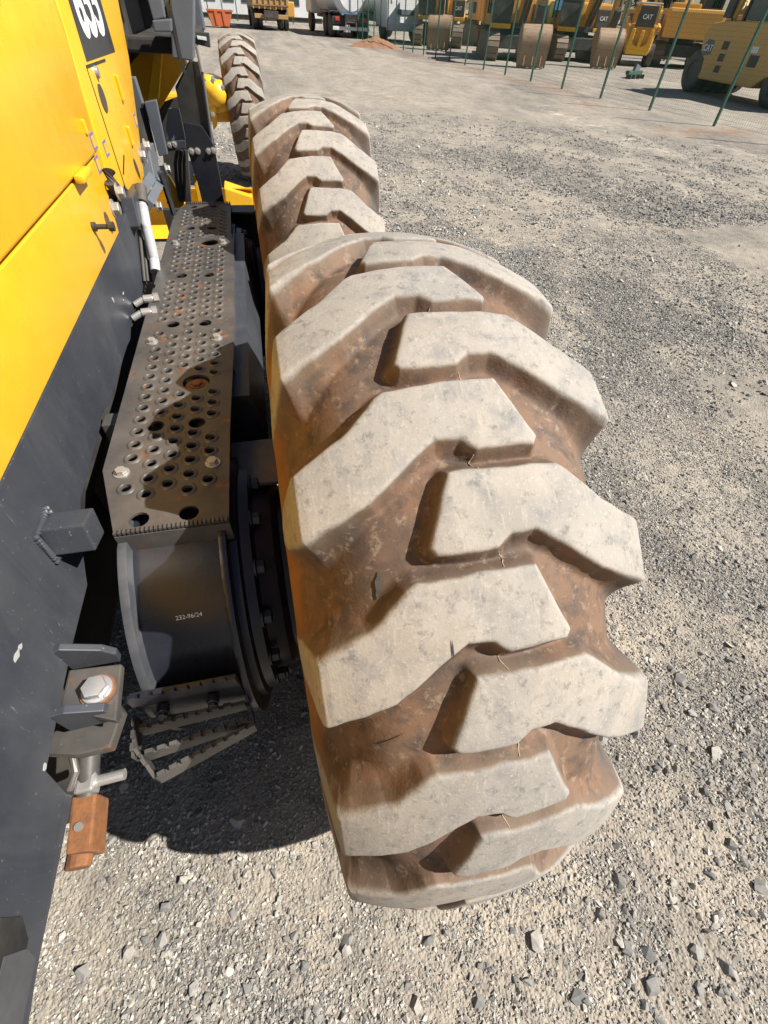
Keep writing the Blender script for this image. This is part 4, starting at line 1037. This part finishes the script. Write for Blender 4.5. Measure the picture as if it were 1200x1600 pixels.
    prt(MB().tube([(.0, -1.4, 3.2), (.0, -2.6, 4.25), (.0, -3.4, 4.3), (.02, -4.3, 3.7)], .03, 6), 'hydraulic_line', 'rubber_hose', e)
    for sx in (-1.12, 1.12):
        for yy in (-1.1, -.4, .3, 1.0): prt(MB().cyl((sx-.12, yy, .18), (sx+.12, yy, .18), .13, 12), 'track_roller', 'machine_black', e)
    b = bucket_mb(1.15); o = b.build('bucket', 'bucket_steel', e, True); o.location = (.21, -4.3, 0.02)
    for k in range(5):
        t = MB().box((-.46+.23*k, -.455, .03), (.10, .09, .24), (R(-14), 0, 0), .015).build('tooth', 'track_steel', o)
    return e
EX = excavator()
def place(o, px, py, rz, label, dist=None, cat='excavator', group='excavators parked behind the fence'):
    x, y = gp(px, py)
    if dist: s_ = dist/math.hypot(x, y); x, y = x*s_, y*s_
    o.location = (x, y, 0); o.rotation_euler = (0, 0, rz); tag(o, label, cat, group)
    return o
def at(o, x, y, rz, label, cat='excavator', group='excavators parked behind the fence'):
    o.location = (x, y, 0); o.rotation_euler = (0, 0, rz); tag(o, label, cat, group); return o
at(EX, 12.5, 28.6, R(-14), 'yellow tracked excavator resting its bucket beside the roller end of the row')
e2 = copy_tree(EX); at(e2, 16.7, 30.2, R(-12), 'yellow tracked excavator parked between the blue container and the compact loader')
e3 = copy_tree(EX); at(e3, 11.3, 36.5, R(-20), 'yellow tracked excavator standing beside the white truck')
for k, (x, y, r) in enumerate([(20.5, 39.0, 160), (22.6, 29.6, 150), (29.5, 33.0, 170), (15.6, 39.5, 175), (33.5, 29.5, 140), (28., 25.0, 150), (26.5, 39, 165)]):
    e4 = copy_tree(EX); at(e4, x, y, R(r), ['yellow excavator turned away behind the blue container', 'yellow excavator turned away between the compact loader and the roller', 'yellow excavator turned away far behind the roller cab', 'yellow excavator turned away beside the white lorry tank', 'yellow excavator turned away at the far end of the back row', 'yellow excavator turned away close behind the roller', 'yellow excavator turned away behind the compact loader'][k])
EX['label'] = 'yellow tracked excavator with bucket down between the white lorry and the blue container'

# small loader with black rear door
sk = empty('skid_steer_loader')
prt(MB().box((0, 0, .95), (1.25, 1.9, 1.0), None, .08), 'body', 'cat_yellow', sk)
prt(MB().prism([(-.44, 1.35), (.44, 1.35), (.40, 2.05), (-.40, 2.05)], 1, -1.02, -.90, .03), 'rear_door', 'machine_black', sk)
text_M = frame_M((0, -1.024, 1.68), (1, 0, 0), (0, -1, 0))
text2('CAT', .22, 'lettering', 'decal_white', sk, text_M, .006)
prt(MB().prism([(-.52, .42), (.52, .42), (.56, .72), (.50, 1.30), (.36, 1.30), (.34, .80), (.08, .70), (.08, 1.25), (-.08, 1.25), (-.08, .70), (-.34, .80), (-.36, 1.30), (-.50, 1.30), (-.56, .72)], 1, -1.16, -1.0, .03), 'rear_guard', 'yellow_paint', sk)
prt(MB().box((0, .1, 2.12), (1.1, 1.5, .06), None, .02), 'cab_roof', 'white_paint', sk)
for sx in (-.48, .48):
    prt(MB().box((sx, .55, 1.75), (.07, .07, .75)), 'cab_pillar', 'cat_yellow', sk); prt(MB().box((sx, -.75, 1.75), (.07, .07, .75)), 'cab_pillar', 'cat_yellow', sk)
    prt(MB().box((sx*1.45, -.1, 1.45), (.12, 2.0, .16), (R(8), 0, 0), .02), 'lift_arm', 'cat_yellow', sk)
    for y in (-.55, .55): prt(MB().lathe([(-.13, .2), (-.13, .36), (-.1, .41), (.1, .41), (.13, .36), (.13, .2)], 'X', 24, (sx*1.5, y, .41)), 'wheel', 'machine_black', sk, True)
x, y = gp(985, 99); at(sk, x*.96, y*.96, R(-28), 'compact yellow loader with a black rear door behind the fence', 'loader', '')
# blue sheeted panel
bp = empty('blue_container', (14.75, 31.5, 0), R(-20))
prt(MB().box((0, 0, 1.35), (1.0, 2.4, 2.4), None, .02), 'shell', 'blue_panel', bp)
for k in range(5): prt(MB().box((-.42+.21*k, -1.215, 1.35), (.05, .03, 2.3)), 'rib', 'blue_panel', bp)
prt(MB().box((0, 0, .075), (1.0, 2.4, .15)), 'skid', 'machine_black', bp)
tag(bp, 'tall blue ribbed container between two excavators', 'container')

# pneumatic roller by the fence: flank on x = XR
XR = 14.75
ro = empty('pneumatic_roller', (XR+1.0, 16.4, 0)); tag(ro, 'yellow pneumatic tyre roller with black smooth tyres behind the fence', 'roller')
def ry(px, py): q = U(px, py, 0, XR); return (float(q[1])-16.4, max(.25, float(q[2])))
body = [ry(*p) for p in [(1072, 130), (1076, 118), (1070, 103), (1058, 82), (1056, 70), (1085, 40), (1100, 46), (1200, 60)]]
yb = body[-1][0]-2.2
outl = [(1.28, .36), (1.30, .80), (1.62, 1.02), (1.75, 1.35), (1.55, 1.62), (.9, 1.70), (yb, 1.72), (yb, .62), (-1.55, .62), (-1.20, .36)]
prt(MB().prism(outl, 0, -1.0, 1.0, .04), 'body', 'roller_yellow', ro)
for px, py, s_ in ((1134, 71, .16), (1127, 90, .15), (1120, 108, .14), (1176, 96, .22)):
    a, b = ry(px, py); prt(MB().box((-1.003, a, b), (.012, s_*1.7, s_*1.15)), 'vent', 'machine_black', ro)
a, b = ry(1107, 75); bd = prt(MB().prism([(a-.2, b-.13), (a+.16, b-.19), (a+.22, b+.10), (a+.1, b+.2), (a-.16, b+.17)], 0, -1.012, -1.0), 'badge', 'grey_cab', ro)
text2('CAT', .21, 'lettering', 'decal_white', ro, frame_M((-1.016, a, b), (0, -1, 0), (-1, 0, 0)), .006)
a, b = ry(1180, 78); prt(MB().box((-1.005, a, b), (.01, .26, .13)), 'badge', 'decal_white', ro)
def smooth_tyre(c, r=.52, w=.34):
    t = prt(MB().lathe([(-w/2+.02, r*.5), (-w/2, r*.7), (-w/2+.03, r*.93), (-w/2+.07, r), (w/2-.07, r), (w/2-.03, r*.93), (w/2, r*.7), (w/2-.02, r*.5)], 'X', 36, c), 'tyre', 'machine_black', ro, True)
    prt(MB().lathe([(-w/2+.02, r*.5), (-w/2+.05, r*.45), (-w/2+.06, .02)], 'X', 24, c), 'rim', 'machine_black', t)
for x in (-.84, -.42, 0, .42, .84): smooth_tyre((x, 1.62, .52))
for x in (-.84, -.42, 0, .42, .84): smooth_tyre((x, -2.05, .52))
cb = prt(MB().box((0, -.35, 2.9), (1.7, 1.9, .1), None, .03), 'cab_roof', 'machine_black', ro)
for x in (-.8, .8):
    for y in (-1.2, .5): prt(MB().box((x, y, 2.28), (.09, .09, 1.2)), 'cab_pillar', 'machine_black', ro)
    prt(MB().box((x, -.35, 2.28), (.02, 1.6, 1.12)), 'pane', 'window_glass', ro)
for y in (-1.2, .5): prt(MB().box((0, y, 2.28), (1.5, .02, 1.12)), 'pane', 'window_glass', ro)
prt(MB().box((-1.05, .95, 1.95), (.12, .32, .42), None, .05).cyl((-1.0, .75, 1.7), (-1.05, .95, 1.9), .02), 'mirror', 'machine_black', ro)
prt(MB().prism([(.75, 1.70), (1.1, 1.70), (.62, 3.0), (.5, 3.0)], 0, -.98, -.86, .02), 'front_post', 'roller_yellow', ro)

# scrap lying on the ground
x, y = gp(988, 122); sc_ = empty('scrap_attachment', (x, y, 0), R(25)); tag(sc_, 'small rusty green steel attachment lying on the gravel', 'scrap')
prt(MB().box((0, 0, .16), (1.0, .16, .12), None, .02).box((.3, .25, .10), (.7, .12, .1), (0, 0, .3), .02), 'beam', 'fence_green', sc_)
prt(MB().prism([(-.15, .05), (.2, .05), (.25, .35), (-.05, .42)], 1, -.06, .06, .02), 'lug', 'grey_cab', sc_)
for k in range(4): prt(MB().box((-.55+.3*k, -.16, .06), (.12, .22, .12), (0, 0, .2*k), .02), 'tooth', 'machine_black', sc_)

# tanker truck seen from behind
tk = empty('tanker_truck', (*gp(549, 60), 0), R(6)); tag(tk, 'white and chrome tanker truck parked with its rear to the yard', 'truck')
def wheel(parent, c, r=.5, w=.3): 
    t = prt(MB().lathe([(-w/2, r*.55), (-w/2, r*.9), (-w/2+.05, r), (w/2-.05, r), (w/2, r*.9), (w/2, r*.55)], 'X', 28, c), 'wheel', 'machine_black', parent, True)
    prt(MB().lathe([(-w/2, r*.55), (-w/2+.05, r*.5), (-w/2+.06, .02)], 'X', 20, c).lathe([(w/2, r*.55), (w/2-.05, r*.5), (w/2-.06, .02)], 'X', 20, c), 'rim', 'track_steel', t)
for x in (-1.05, -.72, .72, 1.05):
    for y in (.7, 2.0): wheel(tk, (x, y, .5), .5, .28)
for x in (-1.05, 1.05): wheel(tk, (x, 6.4, .5), .5, .3)
prt(MB().box((0, 3.6, .85), (.9, 7.6, .3), None, .02).box((0, .15, .72), (2.3, .12, .34), None, .02), 'chassis', 'machine_black', tk)
for s_ in (-1, 1): prt(MB().box((s_*1.05, 1.35, 1.08), (.55, 2.5, .05), None, .02), 'mudguard', 'machine_black', tk)
tkb = prt(MB().lathe([(.05, .02), (.05, .7), (.12, .98), (.22, 1.06), (5.3, 1.06), (5.45, .9), (5.45, .02)], 'Y', 40, (0, 0, 1.88)), 'tank', 'white_paint', tk, True)
prt(MB().lathe([(.035, .02), (.035, .80), (.06, .80)], 'Y', 40, (.05, 0, 1.90)), 'tank_end', 'white_paint', tkb)
prt(MB().prism([(-.55, 1.02), (.55, 1.02), (.62, .94), (-.62, .94)], 1, .0, .06), 'blue_band', 'blue_panel', tk)
prt(MB().box((0, .02, .40), (2.3, .08, .16), None, .02), 'bumper', 'white_paint', tk)
for s_ in (-1, 1): prt(MB().box((s_*.85, .06, .78), (.26, .08, .16), None, .02), 'tail_light', 'plate_red', tk)
prt(MB().box((0, .07, .72), (.5, .03, .16)), 'number_plate', 'white_paint', tk)
for s_ in (-.32, .32): prt(MB().box((s_, .03, .72), (.05, .04, .55)), 'ladder_rail', 'white_paint', tk)
prt(MB().box((0, 6.6, 1.9), (2.4, 1.7, 2.1), None, .12), 'cab', 'white_paint', tk)
# white lorry, front to the fence
lo = empty('white_lorry', (9.6, 38.2, 0), R(10)); tag(lo, 'white lorry facing the yard from behind the green fence', 'truck')
prt(MB().prism([(-1.2, .55), (1.2, .55), (1.22, 1.7), (1.12, 2.95), (-1.12, 2.95), (-1.22, 1.7)], 1, .0, 1.9, .10), 'cab', 'white_paint', lo)
prt(MB().prism([(-.95, 1.75), (.95, 1.75), (.90, 2.5), (-.90, 2.5)], 1, -.012, .05), 'windscreen', 'window_glass', lo)
prt(MB().box((0, -.02, 1.22), (1.1, .05, .22), None, .02), 'grille', 'grey_cab', lo)
prt(MB().box((0, -.05, .62), (2.4, .22, .36), None, .05), 'bumper', 'white_paint', lo)
prt(MB().box((0, -.165, .62), (.5, .012, .14)), 'number_plate', 'decal_white', lo)
for s_ in (-1, 1):
    prt(MB().box((s_*.95, -.14, .80), (.36, .08, .18), None, .03), 'headlight', 'decal_white', lo)
    prt(MB().box((s_*1.40, .1, 2.1), (.2, .14, .55), None, .04), 'mirror', 'machine_black', lo)
    prt(MB().box((s_*.9, -.02, 2.1), (.08, .05, 1.0)), 'windscreen_post', 'white_paint', lo)
    wheel(lo, (s_*1.02, .9, .5)); wheel(lo, (s_*1.02, 5., .5))
prt(MB().box((0, 4.2, .85), (.9, 6.5, .3), None, .02), 'chassis', 'machine_black', lo)
prt(MB().lathe([(2.1, .02), (2.1, .9), (2.2, 1.05), (7.2, 1.05), (7.3, .02)], 'Y', 32, (0, 0, 2.05)), 'tank', 'white_paint', lo, True)

# orange skip, haul truck in its dust, cabins, pile, trees
sb = empty('skip_bin', (*gp(347, 43), 0), R(4)); sb.scale = (.8, .8, .8); tag(sb, 'orange red steel skip bin with sloping ends', 'skip')
prt(MB().prism([(-.72, .08), (.55, .08), (.95, .95), (-1.0, .95)], 1, -.7, .7, .02), 'bin', 'skip_orange', sb)
prt(MB().box((0, -.72, .93), (2.0, .07, .08)).box((0, .72, .93), (2.0, .07, .08)), 'rim', 'skip_orange', sb)
for s_ in (-.35, .25): prt(MB().prism([(s_-.06, .15), (s_+.06, .15), (s_+.12, .9), (s_-.12, .9)], 1, -.76, -.70), 'rib', 'skip_orange', sb)
ht = empty('tipper_truck', (*gp(426, 48), 0), R(2)); tag(ht, 'dusty yellow tipper truck driving away on the yard road', 'truck')
prt(MB().prism([(-1.15, .95), (1.15, .95), (1.22, 2.35), (-1.22, 2.35)], 1, .0, 4.2, .03), 'tipper_body', 'old_yellow', ht)
for k in range(7): prt(MB().box((-1.05+.35*k, -.03, 1.6), (.07, .06, 1.35)), 'tailgate_rib', 'old_yellow', ht)
prt(MB().box((0, -.03, 2.1), (2.2, .05, .3)), 'tailgate_board', 'skip_orange', ht)
for z in (1.1, 1.5, 1.85): prt(MB().box((0, -.045, z), (2.3, .06, .06)), 'tailgate_rail', 'bucket_steel', ht)
for x in (-1., -.68, .68, 1.):
    for y in (.8, 2.0): wheel(ht, (x, y, .48), .48, .28)
for s_ in (-1, 1): wheel(ht, (s_*1.0, 5.4, .48), .48, .3)
prt(MB().box((0, 3., .72), (.9, 6.6, .3), None, .02), 'chassis', 'machine_black', ht)
prt(MB().box((0, 5.5, 1.75), (2.3, 1.6, 2.0), None, .12), 'cab', 'old_yellow', ht)
prt(MB().box((0, -.02, .62), (2.1, .08, .2), None, .02), 'bumper', 'old_yellow', ht)
prt(MB().box((1.35, .9, .95), (.5, .5, .7), None, .06), 'side_box', 'cat_yellow', ht)
cabins = []
for k, (x, y, w_) in enumerate([(-6.5, 58, 5.), (-.9, 58.5, 5.), (4.6, 59.5, 5.)]):
    cbn = empty('site_cabin', (x, y, 0), R(1.5*k)); 
    prt(MB().box((0, 0, 1.55), (w_, 2.4, 2.5), None, .03), 'shell', 'white_paint', cbn)
    prt(MB().box((0, 0, .15), (w_-.2, 2.2, .3)), 'base', 'machine_black', cbn)
    for s_ in (-1.5, 0, 1.5):
        wf = prt(MB().box((s_, -1.21, 1.45), (.9, .04, 1.0), None, .01), 'window', 'grey_cab', cbn); prt(MB().box((s_, -1.235, 1.45), (.76, .012, .86)), 'pane', 'window_glass', wf)
    tag(cbn, ['white site cabin with dark windows behind the orange skip', 'white site cabin with dark windows behind the tipper truck', 'white site cabin with dark windows beside the trees'][k], 'cabin', 'white site cabins')
# far cross fence
cf = empty('cross_fence', (-2, 54, 0)); tag(cf, 'low green mesh fence in front of the white cabins', 'fence')
for k in range(12): prt(MB().box((-6+1.1*k, 0, .9), (.07, .07, 1.8)), 'fence_post', 'fence_green', cf)
for k in range(11):
    o = wires(1.1).build('mesh_panel', 'fence_green', cf); o.location = (-6+1.1*k, 0, -.4)
# earth pile
def pile(px, py, w_, d_, h_, name, label, mat):
    x, y = gp(px, py); n = 40
    X, Y = np.meshgrid(np.linspace(-1, 1, n), np.linspace(-1, 1, n)); rr = np.hypot(X, Y)
    Zz = h_*np.clip(1-rr*(1+.35*(fbm(X*2+5, Y*2, 8, 3)-.5)), 0, 1)**.9*(1+.5*(fbm(X*7, Y*7, 9, 3)-.5))-.03
    me = bpy.data.meshes.new(name); V = np.stack([X*w_/2, Y*d_/2, Zz], -1).reshape(-1, 3)
    Fq = [(i*n+j, i*n+j+1, (i+1)*n+j+1, (i+1)*n+j) for i in range(n-1) for j in range(n-1)]
    me.from_pydata(V.tolist(), [], Fq); me.materials.append(MATS[mat]); o = link(name, me, None, (x, y, 0)); tag(o, label, 'soil pile'); return o
paint('red_soil', (.24, .125, .075), .95, dust=.6, dustcol=(.36, .24, .15), sc=3, bmp=.8, spec=.1)
pile(588, 74, 2.9, 1.8, .42, 'soil_pile', 'heap of red brown soil at the foot of the fence', 'red_soil')
# trees
def tree(x, y, h, r, seed, label):
    rg = np.random.default_rng(seed); t = empty('tree', (x, y, 0)); tag(t, label, 'tree', 'trees behind the yard')
    mb = MB().tube([(0, 0, -.1), (.1, 0, h*.25), (0, .15, h*.5), (.1, .1, h*.8)], [.28, .22, .15, .05], 8)
    for k in range(7):
        a = k*.9+seed; mb.tube([(0, 0, h*(.25+.06*k)), (r*.35*math.cos(a), r*.35*math.sin(a), h*(.42+.06*k)), (r*.75*math.cos(a), r*.75*math.sin(a), h*(.5+.065*k))], [.11, .07, .02], 6)
    prt(mb, 'trunk', 'bark', t, True)
    n = 5200; cl = rg.normal(0, 1, (34, 3)); cl /= np.linalg.norm(cl, axis=1, keepdims=True); cl *= rg.uniform(.35, 1., (34, 1))
    cc = cl[rg.integers(0, 34, n)]*np.array([r*.85, r*.85, h*.36])+rg.normal(0, 1, (n, 3))*r*.16+np.array([0, 0, h*.60])
    d1 = rg.normal(0, 1, (n, 3)); d1 /= np.linalg.norm(d1, axis=1, keepdims=True); d2 = np.cross(d1, rg.normal(0, 1, (n, 3))); d2 /= np.linalg.norm(d2, axis=1, keepdims=True)
    s_ = rg.uniform(.09, .20, (n, 1))
    V = np.stack([cc-d1*s_, cc+d2*s_*.5, cc+d1*s_, cc-d2*s_*.5], 1).reshape(-1, 3)
    me = bpy.data.meshes.new('crown'); me.from_pydata(V.tolist(), [], (np.arange(n*4).reshape(n, 4)).tolist()); me.materials.append(MATS['leaf'])
    link('crown', me, t)
for k, (x, y, h, r) in enumerate([(6.8, 62, 7, 3.2), (9.5, 66, 8, 3.6), (3.4, 70, 7, 3.2), (14, 62, 7, 3.4), (-9, 74, 8, 3.5), (20, 60, 8, 3.6), (27, 56, 7.5, 3.4), (34, 50, 8, 3.6), (40, 42, 8, 3.5), (44, 33, 8, 3.5)]):
    tree(x, y, h, r, k+3, ['broad leafy tree beyond the tipper truck', 'tall leafy tree rising behind the tanker truck', 'leafy tree behind the white cabins', 'leafy tree behind the white lorry', 'leafy tree far beyond the skip bin'][k] if k < 5 else ['leafy tree behind the excavator with the blue container', 'leafy tree far behind the compact loader', 'leafy tree far behind the roller front', 'leafy tree far behind the roller cab', 'leafy tree far beyond the roller rear'][k-5])
